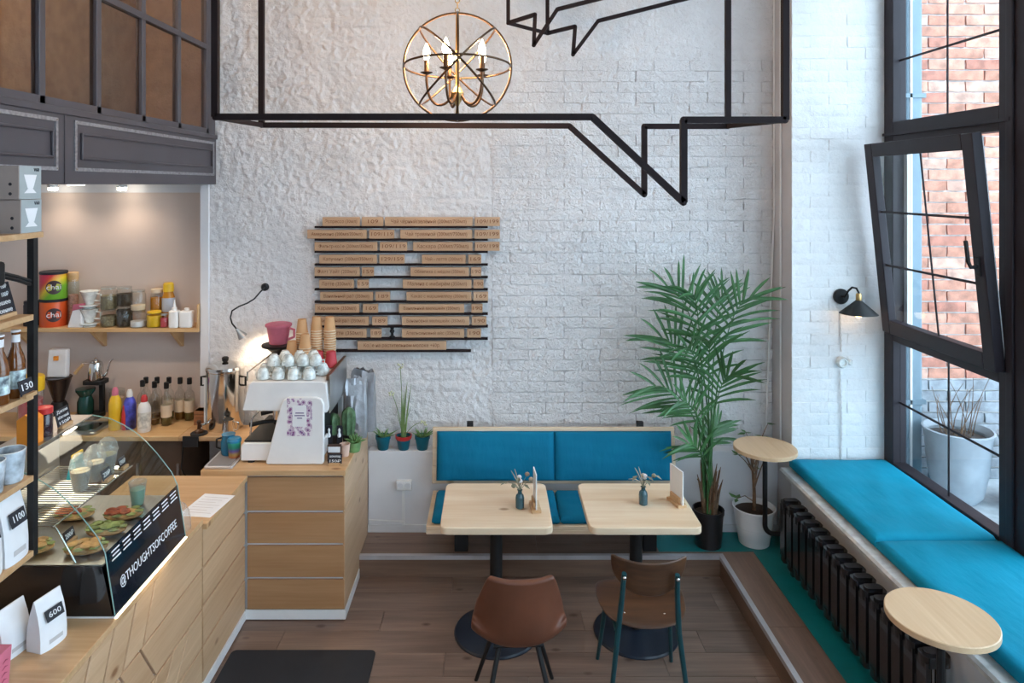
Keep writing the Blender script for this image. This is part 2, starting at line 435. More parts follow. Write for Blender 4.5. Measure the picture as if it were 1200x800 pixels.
MB().box(1.753, XR, .6, YL, PF-.012, PF+.004).build('painted_strip', 'tealpaint', pl, bev=.002)
MB().box(1.12, 1.518, 4.655, 4.70, PF-.012, PF).build('plank', 'tread', pl)
MB().prism([(-.884, 4.645, PF+.003), (-.884, 4.672, PF+.003), (-.884, 4.672, PF), (-.884, 4.649, PF), (-.884, 4.649, PF-.025), (-.884, 4.645, PF-.025)], (2.402, 0, 0)).build('nosing', 'alu', pl)
MB().prism([(1.508, .6, PF+.003), (1.538, .6, PF+.003), (1.538, .6, PF), (1.512, .6, PF), (1.512, .6, PF-.025), (1.508, .6, PF-.025)], (0, 4.072, 0)).build('nosing', 'alu', pl)

# ---- back wall of white-painted rough brick
wb = struct(MB().box(-2.05, XR, YB+.022, 5.42, 0, 4.6).build('wall_back', 'mortarwhite'), 'rough white painted brick wall behind the bench')
CH, BL = .0775, .26
NR = np.random.RandomState(5)
def vnoise(x, z, s, seed):
    rs = np.random.RandomState(seed); g = rs.rand(256, 256)
    th = seed*1.13; u = (x*math.cos(th)-z*math.sin(th))*s+131.7; v = (x*math.sin(th)+z*math.cos(th))*s+117.3; i = np.floor(u).astype(int); j = np.floor(v).astype(int); a = u-i; b = v-j
    a = a*a*(3-2*a); b = b*b*(3-2*b); q = lambda p, r: g[p % 256, r % 256]
    return (q(i, j)*(1-a)+q(i+1, j)*a)*(1-b)+(q(i, j+1)*(1-a)+q(i+1, j+1)*a)*b-.5
def wall_h(x, z):          # height of the rough painted face above the joint plane, in metres
    row = np.floor((z-.715)/CH).astype(int); off = (row % 2)*BL/2
    c = (x+off)/BL; k = np.floor(c).astype(int)
    u = (c-k)*BL; t = (z-.715)-row*CH
    e = np.minimum(np.minimum(u, BL-u), np.minimum(t, CH-t))
    rnd = np.random.RandomState(9).rand(512)[(row*131+k*17) % 512]
    brick = np.clip((e-.004)/.010, 0, 1)
    rdg = lambda sc, sd: .25-np.abs(vnoise(x+.03*vnoise(x, z, 9, 40), z, sc, sd))
    lumps = vnoise(x, z, 7, 1)*.010+rdg(13, 11)*.016+rdg(26, 2)*.016+vnoise(x, z, 52, 3)*.010-.006
    rough = np.clip(.55+1.6*vnoise(x, z, 1.1, 4), .25, 1)
    cover = np.clip(.5+2.2*vnoise(x, z, 1.7, 6), .15, 1)         # where thick plaster hides the joints
    return .005*brick*cover+(rnd-.5)*.004*cover+lumps*rough
def face(x0, x1, z0, z1, step=.0095, back=0):
    nx = int((x1-x0)/step)+1; nz = int((z1-z0)/step)+1
    xs = np.linspace(x0, x1, nx); zs = np.linspace(z0, z1, nz); xx, zz = np.meshgrid(xs, zs)
    y = YB-wall_h(xx, zz)+.002+back
    v = np.stack([xx, y, zz], -1).reshape(-1, 3)
    i = np.arange(nx*nz).reshape(nz, nx); f = np.stack([i[:-1, :-1], i[:-1, 1:], i[1:, 1:], i[1:, :-1]], -1).reshape(-1, 4)
    return v, f
BX0 = .0; BROWS = 36
zt = .715+BROWS*CH
vs = []; fs = []; n0 = 0
for reg in ((-2.05, BX0, .0, 4.6, .0095, 0), (BX0, XR, zt, 4.6, .0095, 0), (BX0, XR, .66, zt, .013, .011)):
    v, f = face(*reg); vs.append(v); fs.append(f+n0); n0 += len(v)
me = bpy.data.meshes.new('rough_masonry'); me.from_pydata(np.concatenate(vs).tolist(), [], np.concatenate(fs).tolist()); me.update()
me.polygons.foreach_set('use_smooth', [True]*len(me.polygons))
me.materials.append(M['brickwhite'])
ms = bpy.data.objects.new('rough_masonry', me); COL.objects.link(ms); link(ms, (0, 0, 0), wb); ms['kind'] = 'stuff'
def brick_mesh(name, L, hh, dep, seed, jit=.003, edge=.004, mats=None, nx=5, nz=3):
    q = random.Random(seed); v = []; f = []
    for j in range(nz):
        for i in range(nx):
            ed = i in (0, nx-1) or j in (0, nz-1)
            v.append((-L/2+L*i/(nx-1)+q.uniform(-1, 1)*jit*(.8 if ed else 3), q.uniform(-1, 1)*jit+(edge if ed else 0), hh*j/(nz-1)+q.uniform(-1, 1)*jit*.7))
    for j in range(nz-1):
        for i in range(nx-1): a = j*nx+i; f.append((a, a+1, a+nx+1, a+nx))
    per = [i for i in range(nx)]+[nx-1+nx*j for j in range(1, nz)]+[nx*(nz-1)+i for i in range(nx-2, -1, -1)]+[nx*j for j in range(nz-2, 0, -1)]
    b0 = len(v)
    for p in per: v.append((v[p][0], dep, v[p][2]))
    m = len(per)
    for k in range(m): f.append((per[(k+1) % m], per[k], b0+k, b0+(k+1) % m))
    me = bpy.data.meshes.new(name); me.from_pydata(v, [], f); me.update()
    me.polygons.foreach_set('use_smooth', [True]*len(me.polygons)); me.set_sharp_from_angle(angle=math.radians(55))
    if mats: me.materials.append(mats)
    return me
def lay(parent, x0, x1, z0, rows, y, L, ch, joint, variants, dep, rs, yj=.003, name='brick', jit=.003, edge=.004, halves=None):
    """courses of single bricks, cut at both ends; variants[(length)] shares mesh data"""
    cache = {}; out = []
    for r in range(rows):
        x = x0-(L/2 if r % 2 else 0)
        while x < x1-.02:
            a = max(x, x0); b = min(x+L, x1); ln = round(b-a-joint, 3)
            if ln > .03:
                vi = rs.randrange(variants); k = (ln, vi)
                if k not in cache: cache[k] = brick_mesh('brick', ln, ch-joint, dep, int(ln*7919)+vi*31, jit, edge, mats=halves[vi % len(halves)])
                o = bpy.data.objects.new(name, cache[k]); COL.objects.link(o)
                link(o, ((a+b)/2, y+rs.uniform(-yj, yj), z0+r*ch+joint/2), parent); out.append(o)
            x += L
    return out
bk = lay(wb, BX0, XR, .715, BROWS, YB-.004, BL, CH, .004, 14, .024, random.Random(2), .003, jit=.0042, edge=.0045, halves=[M['brickface']])
# ledge wall under the bricks, with a rounded skim-coat top
struct(MB().box(-.884, XR, YL, YB+.005, 0, .715).build('wall_ledge', 'whitewall', bev=.008), 'smooth white ledge wall below the bricks')
struct(MB().box(-.884, XR, YL-.012, YL, PF, PF+.055).build('baseboard_back', 'whitetrim', bev=.003), 'white baseboard under the ledge wall')
# ---- coffee niche on the left
struct(MB().box(-4, -2.05, YN, 5.42, 0, 2.606).build('wall_niche', 'plaster'), 'beige plaster wall of the coffee niche')
struct(MB().box(-2.115, -2.05, YB-.012, YN, .9, 2.606).build('trim_1', 'whitewall', bev=.006), 'white corner strip between niche and brick wall')
struct(MB().box(-4, -2.115, YN-.02, YN, 2.545, 2.606).build('trim_2', 'whitewall'), 'white strip at the top of the niche wall')
struct(MB().box(-4.1, -4, -2.6, 5.42, 0, 4.6).build('wall_left', 'whitewall'), 'left wall')
# ---- right wall: pier with brick reveal, sill wall, head
wr = struct(MB().box(XR, 2.78, 4.752, 5.42, 0, 4.6).build('wall_right', 'greywall', bev=.004), 'pier of the right wall with white brick reveal')
lay(wr, XR, 2.70, .665, 47, 4.743, .25, CH, .007, 6, .016, random.Random(8), .002, halves=[M['revealbrick']])
MB().box(XR+.003, 2.70, 4.7505, 4.756, .66, 4.33).build('joint_bed', 'revealbrick', wr)
struct(MB().box(XR, 2.78, -.6, 4.752, 0, .655).build('wall_right_low', 'whitewall'), 'low wall under the window sill')
struct(MB().box(XR, 2.78, -.6, 4.752, 4.33, 4.6).build('wall_right_head', 'whitewall'), 'wall above the windows')
struct(MB().box(XR, 2.78, -2.6, -.6, 0, 4.6).build('wall_right_near', 'whitewall'), 'right wall pier')
struct(MB().prism([(1.955, -.6, .690), (1.945, -.6, .676), (1.965, -.6, .655), (1.985, -.6, .640), (1.985, -.6, .618), (2.005, -.6, .600), (XR+.002, -.6, .600), (XR+.002, -.6, .655), (2.66, -.6, .655), (2.66, -.6, .690)], (0, 5.34, 0)).build('trim_3', 'sill'), 'worn white window sill with moulded edge')
struct(MB().box(-4, 2.9, -2.6, 5.42, 4.6, 4.7).build('ceiling', 'ceil'), 'ceiling')
# rear wall; unseen window opening added behind the viewer for fill light
rw = struct(MB().box(-4, -.9, -2.7, -2.6, 0, 4.6).box(1.2, 2.9, -2.7, -2.6, 0, 4.6).box(-.9, 1.2, -2.7, -2.6, 0, 1.3).box(-.9, 1.2, -2.7, -2.6, 3.6, 4.6).build('wall_rear', 'whitewall'), 'rear wall')
def simple_window(name, label, y0, y1, z0, z1, xa=2.665, xb=2.745, nv=2, zs=()):
    wn = sempty(name, (2.7, (y0+y1)/2, z0), label)
    f = MB().box(xa, xb, y0, y0+.06, z0, z1).box(xa, xb, y1-.06, y1, z0, z1).box(xa, xb, y0+.06, y1-.06, z0, z0+.06).box(xa, xb, y0+.06, y1-.06, z1-.06, z1)
    for z in zs: f.box(xa, xb, y0+.06, y1-.06, z-.05, z+.05)
    f.build('frame', 'frame', wn)
    MB().box(2.703, 2.707, y0+.06, y1-.06, z0+.06, z1-.06).build('pane', 'pane', wn)
    return wn
simple_window('window_2', 'tall dark framed window next to the tilted one', 2.30, 3.48, .69, 4.33, zs=(1.6, 2.95))
simple_window('window_3', 'tall dark framed window near the room middle', .85, 2.24, .69, 4.33, zs=(1.6, 2.95))
simple_window('window_4', 'tall dark framed window at the near end', -.6, .8, .69, 4.33, zs=(1.6, 2.95))
w5 = sempty('fill_window_rear', (0, -2.65, 1.3), 'unseen window added in the rear wall for fill light')  # added out of view to let sky light fill the room
f = MB()
for x in (-.87, .15, 1.17): f.box(x-.03, x+.03, -2.68, -2.62, 1.3, 3.6)
for z in (1.33, 3.57): f.box(-.84, 1.14, -2.68, -2.62, z-.03, z+.03)
f.build('frame', 'frame', w5); MB().box(-.84, 1.14, -2.652, -2.648, 1.36, 3.54).build('pane', 'pane', w5)
# window 1 with the tilted sash
w1 = sempty('window_1', (2.7, 4.2, .69), 'dark framed window with its middle sash tilted inwards')
ya, yb = 3.67, 4.64
MB().box(2.655, 2.745, yb, 4.745, .69, 4.33).build('jamb', 'frame', w1, bev=.004)
MB().box(2.655, 2.745, 3.48, ya, .69, 4.33).build('jamb', 'frame', w1, bev=.004)
MB().box(2.640, 2.655, 3.555, 3.60, .69, 4.33).build('cover_strip', 'frame', w1, bev=.004)
MB().box(2.655, 2.745, ya, yb, 2.885, 3.02).build('transom', 'frame', w1, bev=.004)
MB().box(2.635, 2.655, ya-.1, yb+.09, 2.93, 2.948).build('drip_strip', 'frame', w1)
MB().box(2.655, 2.745, ya, yb, 1.565, 1.632).build('transom', 'frame', w1, bev=.004)
MB().box(2.655, 2.745, ya, yb, .69, .762).build('bottom_rail', 'frame', w1, bev=.004)
MB().box(2.655, 2.745, ya, yb, 4.26, 4.33).build('head_rail', 'frame', w1, bev=.004)
MB().box(2.703, 2.707, ya, yb, 3.02, 4.26).build('pane', 'pane', w1)
MB().box(2.703, 2.707, ya, yb, .762, 1.565).build('pane', 'pane', w1)
MB().box(2.698, 2.702, ya, yb, 3.419, 3.433).build('muntin', 'frame', w1); MB().box(2.698, 2.702, 4.143, 4.157, 3.02, 4.26).build('muntin', 'frame', w1)
MB().box(2.698, 2.702, ya, yb, 1.153, 1.167).build('muntin', 'frame', w1); MB().box(2.698, 2.702, 4.133, 4.147, .762, 1.565).build('muntin', 'frame', w1)
MB().box(2.728, 2.745, 4.60, 4.64, 1.632, 2.885).build('gasket', 'whitetrim', w1)
tilt = math.atan2(.125, 1.24)
TM = Matrix.Translation((2.655, 0, 1.634)) @ Matrix.Rotation(-tilt, 4, 'Y')
def sb(*a): return MB().box(*a)
sa, sz, sw = 3.615, 4.665, .088
sash = MB().box(-.055, 0, sa, sa+sw, 0, 1.25).box(-.055, 0, sz-sw, sz, 0, 1.25).box(-.055, 0, sa+sw, sz-sw, 0, sw).box(-.055, 0, sa+sw, sz-sw, 1.25-sw, 1.25).xf(TM).build('sash', 'frame', w1, bev=.005)
MB().box(-.030, -.026, sa+sw, sz-sw, sw, 1.25-sw).xf(TM).build('sash_pane', 'pane', sash)
for z in (.45, .80): MB().box(-.035, -.031, sa+sw, sz-sw, z-.007, z+.007).xf(TM).build('muntin', 'frame', sash)
MB().box(-.0354, -.0314, 4.089, 4.103, sw, 1.25-sw).xf(TM).build('muntin', 'frame', sash)
MB().box(.0, .012, sa+.012, sa+.03, .02, 1.23).xf(TM).build('seal_strip', 'whitetrim', sash)
hd = MB().box(-.066, -.055, sa+.028, sa+.058, .50, .60); hd.tube([(-.066, sa+.043, .55), (-.1, sa+.043, .55), (-.108, sa+.046, .58), (-.108, sa+.05, .69)], .011, 8)
hd.xf(TM).build('handle', 'black', sash, bev=.003)

# ---- outside: red brick wall, downpipe, planters, paving
we = struct(MB().box(2.80, 5.6, 4.93, 5.2, -.4, 5.6).build('wall_exterior', 'redmortar'), 'red brick wall outside the window')
rr = random.Random(12)
lay(we, 2.80, 4.10, 1.24, 46, 4.912, .262, CH, .011, 9, .025, rr, .003, halves=REDB)
lay(we, 2.80, 4.10, .54, 9, 4.905, .262, CH, .011, 5, .03, rr, .006, halves=[M['greybrick']])
b = MB()
for r in range(55):
    x = 4.10-(.131 if r % 2 else 0)
    while x < 5.6: b.box(max(4.1, x), x+.251, 4.914, 4.935, .54+r*CH, .54+r*CH+.066); x += .262
fb = b.build('far_bricks', REDB[1], we); fb['kind'] = 'stuff'
struct(MB().box(2.78, 9, -3, 9, .40, .54).build('floor_outside', 'concrete'), 'grey paving outside the window')
dp = thing('downpipe', 'pale blue metal downpipe against the outside brick wall', 'pipe', (2.9, 4.86, .54))
MB().rrect(2.835, 2.955, 4.80, 4.89, .54, 5.4, .02).build('pipe', 'bluepipe', dp)
MB().box(2.862, 2.876, 4.79, 4.80, .54, 5.4).build('seam', 'white', dp)
for z in (1.1, 3.2): MB().box(2.82, 2.97, 4.79, 4.90, z, z+.03).build('clamp', 'bluepipe', dp)
def planter(loc, r, h, label):
    t = thing('planter', label, 'planter', loc, 'planters outside the window')
    x, y, z = loc
    MB().lathe([(r*.55, 0), (r*.72, h*.1), (r*.88, h*.45), (r*.97, h*.9), (r*1.04, h), (r*.98, h*1.01), (r*.9, h*.92)], loc, 24, True, False).build('tub', 'planter', t)
    MB().lathe([(r*.92, h*.88), (.01, h*.92)], loc, 24, False, False).build('soil', 'soil', t)
    q = random.Random(int(x*100)); m = MB()
    for i in range(14):
        a = q.uniform(0, 6.28); d = q.uniform(0, r*.6); b0 = Vector((x+d*math.cos(a), y+d*math.sin(a), z+h*.88))
        m.tube(bez([b0, b0+Vector((q.uniform(-.05, .05), q.uniform(-.05, .05), .15)), b0+Vector((q.uniform(-.12, .12), q.uniform(-.1, .1), q.uniform(.25, .42)))], 5), [.004, .004, .003, .003, .002, .0015], 5)
    m.build('twigs', 'trunk', t)
    return t
planter((3.06, 4.60, .54), .20, .46, 'grey tub with dry twigs beside the outside downpipe')
planter((3.44, 4.42, .54), .20, .46, 'grey tub with dry twigs farther from the outside downpipe')

# ---- mezzanine over the niche
XM = -2.0
mz = sempty('wall_mezzanine', (XM, 3.5, 2.606), 'dark grey mezzanine front with glazing above panelled fascia')
MB().box(-4, XM-.03, -.5, YN, 2.606, 2.90).build('floor_slab', 'mezz', mz)
MB().box(XM-.03, XM, -.5, YB-.005, 2.606, 2.93).build('fascia', 'mezz', mz)
MB().box(XM-.03, XM+.012, -.5, YB-.005, 2.93, 2.962).build('ledge_strip', 'mezz', mz, bev=.004)
def pz(d0, d1):
    MB().box(XM, XM+.006, d0, d1, 2.893, 2.910).build('metal_strip', 'mezzgalv', mz)
    MB().box(XM, XM+.006, d0, d1, 2.668, 2.685).build('metal_strip', 'mezzgalv', mz)
    for d in (d0, d1-.017): MB().box(XM, XM+.006, d, d+.017, 2.685, 2.893).build('metal_strip', 'mezzgalv', mz)
    a, b = d0+.06, d1-.05; h0, h1 = 2.735, 2.842; m = MB()
    for q in ((a, b, h0-.012, h0), (a, b, h1, h1+.012), (a-.012, a, h0-.012, h1+.012), (b, b+.012, h0-.012, h1+.012)): m.box(XM, XM+.014, q[0], q[1], q[2], q[3])
    m.build('panel_moulding', 'mezz', mz, bev=.004)
    for k in range(4):
        for z in (2.9015, 2.6765): y = d0+.01+(d1-d0-.02)*k/3; MB().lathe([(.005, 0), (.005, .003)], (0, 0, 0), 8, mtx=Matrix.Translation((XM+.006, y, z)) @ Matrix.Rotation(PI/2, 4, 'Y')).build('rivet', 'steel', mz)
pz(3.345, 5.02); pz(1.55, 3.215)
MB().box(XM, XM+.004, 3.268, 3.282, 2.606, 2.93).build('joint_cover', 'mezz', mz)
for d in (2.22, 2.67, 3.12, 3.57, 4.03, 4.49, 4.93): MB().box(XM-.045, XM-.005, d-.022, d+.022, 2.962, 4.6).build('mullion', 'mezz', mz, bev=.004)
MB().box(XM-.045, XM-.005, 1.8, YB-.01, 2.962, 3.0).build('glazing_rail', 'mezz', mz); MB().box(XM-.042, XM-.003, 1.8, YB-.01, 3.555, 3.59).build('glazing_rail', 'mezz', mz)
MB().box(XM-.045, XM-.005, 4.95, YB-.01, 3.0, 4.6).build('end_post', 'mezz', mz)
ds = (1.8, 2.22, 2.67, 3.12, 3.57, 4.03, 4.49, 4.93)
for a, b in zip(ds, ds[1:]):
    for z0, z1 in ((3.0, 3.555), (3.59, 4.6)): MB().box(XM-.027, XM-.023, a+.022, b-.022, z0, z1).build('pane', 'mezzglass', mz)
struct(MB().box(-2.75, -2.65, 1.2, 5.42, 2.9, 4.6).box(-2.65, -2.05, 5.25, 5.42, 2.9, 4.6).box(-2.65, -2.05, 1.2, 1.4, 2.9, 4.6).build('wall_mezzanine_room', 'mezzbrown'), 'brown wall behind the mezzanine glass')
ml = thing('mezz_fill_lamp', 'added unseen lamp lighting the room behind the mezzanine glass', 'lamp', (-2.32, 3.4, 4.5))  # unseen lamp added to brighten the wall behind the panes
MB().lathe([(.12, .1), (.12, .06), (.10, .03)], (-2.32, 3.4, 4.5), 20).build('diffuser', emis('fill_diffuser', (1, .8, .55), 3), ml)
lamp('POINT', 'mezzanine_fill', (-2.32, 3.4, 4.45), 40, (1, .74, .48), .08, parent=ml)
# ================================================================ BENCH, TABLES, CHAIRS
def cushion(name, x0, x1, y0, y1, z0, z1, m, parent=None, n=14, puff=.012, seed=1, tiltfn=None):
    """stuffed slab: rounded edges, puffed top, soft creases; built as a dense closed grid"""
    q = random.Random(seed); ph = [q.uniform(0, 6.28) for _ in range(6)]
    nx = n; ny = n; mb = MB(); vs = []; r = .018
    us = [0, .02, .06]+[.06+.88*i/(nx-1) for i in range(1, nx-1)]+[.94, .98, 1]
    def top(u, v):
        e = min(u, 1-u)*(x1-x0); g = min(v, 1-v)*(y1-y0); d = min(e, g)
        k = 1-math.exp(-d/.05)
        return puff*k+.0022*k*(math.sin(9*u+5*v+ph[0])+math.sin(17*u-11*v+ph[1])+.7*math.sin(23*v+6*u+ph[2]))
    N = len(us)
    def edge(a):
        return min(a, 1-a)
    for lay_ in (1, 0):
        for v in us:
            for u in us:
                x = x0+(x1-x0)*u; y = y0+(y1-y0)*v
                ins = 0
                if lay_: z = z1-puff+top(u, v); 
                else: z = z0+.004
                if edge(u) == 0 or edge(v) == 0: z += -.016 if lay_ else .012
                vs.append((x, y, z))
    fs = []
    for b, flip in ((0, False), (N*N, True)):
        for j in range(N-1):
            for i in range(N-1):
                a = b+j*N+i; f = (a, a+1, a+N+1, a+N); fs.append(f[::-1] if flip else f)
    per = list(range(N))+[N-1+N*j for j in range(1, N)]+[N*(N-1)+i for i in range(N-2, -1, -1)]+[N*j for j in range(N-2, 0, -1)]
    L = len(per)
    for k in range(L): a, c = per[k], per[(k+1) % L]; fs.append((c, a, a+N*N, c+N*N))
    mb.add(vs, fs)
    if tiltfn: mb.v = [tuple(tiltfn(Vector(p))) for p in mb.v]
    return mb.build(name, m, parent, 60)
bx0, bx1 = -.418, 1.275
bn = thing('bench', 'pine bench with tall backboard in front of the ledge wall', 'bench', (.43, 4.7, PF))
MB().box(bx0, bx1, 4.41, 4.93, .425, .452).build('seat_board', 'pine', bn, bev=.004)
MB().box(bx0, bx1, 4.41, 4.435, .40, .425).build('front_rail', 'pine', bn, bev=.003)
bt = math.atan2(.06, .36)
BM = Matrix.Translation((0, 4.845, .535)) @ Matrix.Rotation(-bt, 4, 'X')
for a, b, k in ((0, .115, 0), (.117, .235, 1), (.237, .375, 2)): MB().box(bx0, bx1, .0, .022, a, b).xf(BM).build('backrest_board', 'pine', bn, bev=.003)
for x in (-.18, 1.02):
    MB().prism([(x, 4.86, .45), (x, 4.93, .45), (x, 4.965, .93), (x, 4.935, .93)], (.045, 0, 0)).build('bracket', 'black', bn)
for x in (-.21, 1.06):
    MB().box(x-.045, x+.045, 4.70, 4.79, PF, .425).build('leg', 'black', bn, bev=.003)
for k, (a, b) in enumerate(((bx0+.035, .427), (.431, bx1-.035))):
    tag(cushion('seat_cushion', a, b, 4.425, 4.825, .452, .512, 'cushion', seed=k+1), ['blue bench seat cushion on the side toward the coffee counter', 'blue bench seat cushion on the side toward the palm'][k], 'cushion', 'bench cushions')
    def lean(p, a=a, b=b): return BM @ Vector((p.x, -(p.z), p.y))
    o = cushion('back_cushion', a-.002, b+.002, .028, .352, .002, .062, 'cushion', seed=k+5, tiltfn=lean)
    tag(o, ['blue backrest cushion on the bench half toward the coffee counter', 'blue backrest cushion on the bench half toward the palm'][k], 'cushion', 'bench cushions')

def cafe_table(label):
    t = thing('cafe_table', label, 'table', (0, 0, 0), 'square pine tables')
    MB().rrect(-.308, .308, -.285, .285, .705, .745, .045, 6).build('tabletop', 'pine', t, bev=.005)
    MB().box(-.15, .15, -.02, .02, .695, .705).box(-.02, .02, -.15, .15, .695, .705).build('spider_plate', 'black', t)
    MB().lathe([(.036, .02), (.036, .697)], n=24).build('column', 'black', t)
    MB().lathe([(.245, 0), (.245, .006), (.238, .014), (.10, .022), (.06, .032), (.045, .034)], n=40).build('base', 'navy', t)
    return t
t1 = place(cafe_table('square pine table with black pedestal beside the coffee counter end of the bench'), (.022, 4.075, 0))
t2 = dup(t1, (.836, 4.075, 0), 0, 'square pine table with black pedestal on the palm side of the bench')
# table settings
def vase(loc, seed, label):
    t = thing('bud_vase', label, 'vase', loc, 'bottle vases with dried flowers'); c = Vector(loc)
    MB().lathe([(.020, 0), (.025, .005), (.026, .06), (.022, .075), (.013, .085), (.012, .1), (.016, .104), (.013, .104)], c, 18).build('bottle', 'blueglass', t)
    q = random.Random(seed); st = MB()
    heads = []
    for i in range(9):
        a = q.uniform(0, 6.28); s = q.uniform(.02, .075); e = c+Vector((s*math.cos(a), s*math.sin(a)*.8, q.uniform(.14, .19)))
        st.tube(bez([c+Vector((0, 0, .09)), c+Vector((s*.2*math.cos(a), s*.2*math.sin(a), .13)), e], 4), .0015, 5); heads.append(e)
    st.build('stems', 'drygreen', t)
    tw = MB()
    for dx, dz in ((-.085, .145), (-.05, .215), (-.03, .225)): tw.tube(bez([c+Vector((0, 0, .1)), c+Vector((dx*.3, 0, .16)), c+Vector((dx, q.uniform(-.02, .02), dz))], 5), [.002, .002, .0025, .003, .003, .001], 5)
    tw.build('twigs', 'dry', t)
    for i, e in enumerate(heads[:5]):
        MB().ball(e, (.014, .014, .012), 8, 6).build('blossom', ['dry', 'whitetrim', 'drygreen'][i % 3], t)
    for e in heads[5:]:
        d = (e-c); d.z = 0; d = d.normalized() if d.length > 0 else Vector((1, 0, 0)); s = d.cross(Vector((0, 0, 1)))
        MB().add([e, e+d*.022+s*.014+Vector((0,0,-.004)), e+d*.045+Vector((0,0,-.02)), e+d*.022-s*.014+Vector((0,0,-.004)), e+d*.022+Vector((0,0,-.009))], [(0,1,4),(1,2,4),(2,3,4),(3,0,4),(0,3,2,1)]).build('leaf', 'drygreen', t)
    return t
vase((.158, DZ(595, .745), .745), 1, 'blue glass bottle vase with dried flowers beside the upright thin menu stand')
vase((.877, DZ(591, .745), .745), 4, 'blue glass bottle vase with dried flowers beside the tall pale menu card')
def menu_stand(loc, rz, wd, ht, label, m):
    t = thing('menu_stand', label, 'menu stand', (0, 0, 0), 'menu stands on the tables')
    MB().box(-.028, .028, -.065, .065, 0, .018).build('base', 'pinex', t, bev=.002)
    MB().box(-.016, -.005, -.05, .05, .018, .055).build('back_support', 'pinex', t, bev=.002)
    MB().box(-.003, .003, -wd/2, wd/2, .018, ht).build('card', m, t)
    MB().box(.003, .0036, -wd*.3, wd*.3, ht*.35, ht*.8).build('card_print', 'terracotta', t)
    return place(t, loc, rz)
menu_stand((X(627, 4.02), 4.02, .745), math.radians(4), .12, .215, 'wooden menu stand with thin card standing edge-on between the tables', M['white'])
menu_stand((X(793, 4.08), 4.08, .745), math.radians(16), .14, .21, 'wooden menu stand holding a tall pale card on the palm-side table', M['white'])

# brown leather shell chair
ch = thing('shell_chair', 'brown leather shell chair with black legs at the table', 'chair', (0, 0, 0))
def shell(off, name, m):
    # cross-sections from the front edge of the seat, back along it and up the backrest (y = forward)
    sec = [(.215, .425, .185, .0), (.19, .435, .20, .004), (.08, .425, .215, .012), (-.05, .418, .225, .03), (-.14, .425, .228, .055), (-.195, .455, .228, .085), (-.225, .53, .222, .075), (-.245, .625, .205, .055), (-.262, .72, .180, .035), (-.275, .79, .160, .018), (-.280, .815, .147, .012)]
    vs = []; fs = []; n = 15
    for y, z, hw, curl in sec:
        k = sec.index((y, z, hw, curl)); back = k >= 6
        for i in range(n):
            u = -1+2*i/(n-1); c = abs(u)**2.4
            vx = hw*u
            if not back: p = Vector((vx, y+c*.02, z+curl*1.3*c))
            else: p = Vector((vx, y+curl*1.9*c+.0, z-(.016*math.cos(u*PI/2) if k == 10 else 0)))
            vs.append(p)
    m_ = len(sec)
    for k in range(m_-1):
        for i in range(n-1): a = k*n+i; fs.append((a, a+1, a+n+1, a+n))
    me = bpy.data.meshes.new('shell'); me.from_pydata(vs, [], fs); me.update()
    me.polygons.foreach_set('use_smooth', [True]*len(fs))
    ob = bpy.data.objects.new(name, me); COL.objects.link(ob); me.materials.append(M[m]); link(ob, (0, 0, 0), ch)
    so = ob.modifiers.new('thick', 'SOLIDIFY'); so.thickness = .03; so.offset = 0
    su = ob.modifiers.new('smooth', 'SUBSURF'); su.levels = 2; su.render_levels = 2
    return ob
shell(0, 'seat_shell', 'leather')
MB().tube([(-.12, .12, .40), (.12, .12, .40)], .012, 8).tube([(-.12, -.10, .395), (.12, -.10, .395)], .012, 8).box(-.09, .09, -.1, .12, .392, .408).build('under_frame', 'black', ch)
for sx in (-1, 1):
    MB().cyl((sx*.09, .11, .40), (sx*.20, .225, 0), .013, .010, 10).build('leg', 'black', ch)
    MB().cyl((sx*.09, -.09, .395), (sx*.19, -.235, 0), .013, .010, 10).build('leg', 'black', ch)
place(ch, (.122, 3.46, 0), math.radians(2))
# plywood chair with teal steel legs
wc = thing('plywood_chair', 'dark plywood chair with teal steel legs at the palm-side table', 'chair', (0, 0, 0))
def ply_seat():
    vs = []; fs = []; ny, nx = 9, 11
    for j in range(ny):
        v = j/(ny-1); y = -.215+.44*v; hw = .20+.03*math.sin(v*PI*.8)-.02*(1-v)**3*1.5
        for i in range(nx):
            u = -1+2*i/(nx-1)
            yy = y-(.045*(1-abs(u)**2.2) if v < .3 else 0)*(1-v/.3)+.045*(1-v/.3 if v < .3 else 0)-(.07*abs(u)**4*v**3)
            vs.append((hw*u, yy, .452+.014*u*u-.022*max(0, v-.75)*4*(v-.75)))
    for j in range(ny-1):
        for i in range(nx-1): a = j*nx+i; fs.append((a, a+1, a+nx+1, a+nx))
    return vs, fs
def sheet(vs, fs, name, m, parent, th):
    me = bpy.data.meshes.new(name); me.from_pydata(vs, [], fs); me.update(); me.polygons.foreach_set('use_smooth', [True]*len(fs))
    ob = bpy.data.objects.new(name, me); COL.objects.link(ob); me.materials.append(M[m]); link(ob, (0, 0, 0), parent)
    so = ob.modifiers.new('thick', 'SOLIDIFY'); so.thickness = th; so.offset = 0
    su = ob.modifiers.new('smooth', 'SUBSURF'); su.levels = 2; su.render_levels = 2
    return ob
sheet(*ply_seat(), 'seat', 'walnut', wc, .013)
vs = []; fs = []
for j in range(7):
    v = j/6; z = .635+.175*v
    for i in range(13):
        u = -1+2*i/12; hw = .182-.02*(1-v)**3
        vs.append((hw*u, -.255-.03*v+.055*u*u, z+.016*abs(u)**3*v+(.075*abs(u)**3.2)*(1-v)))
for j in range(6):
    for i in range(12): a = j*13+i; fs.append((a, a+1, a+14, a+13))
sheet(vs, fs, 'backrest', 'walnut', wc, .012)
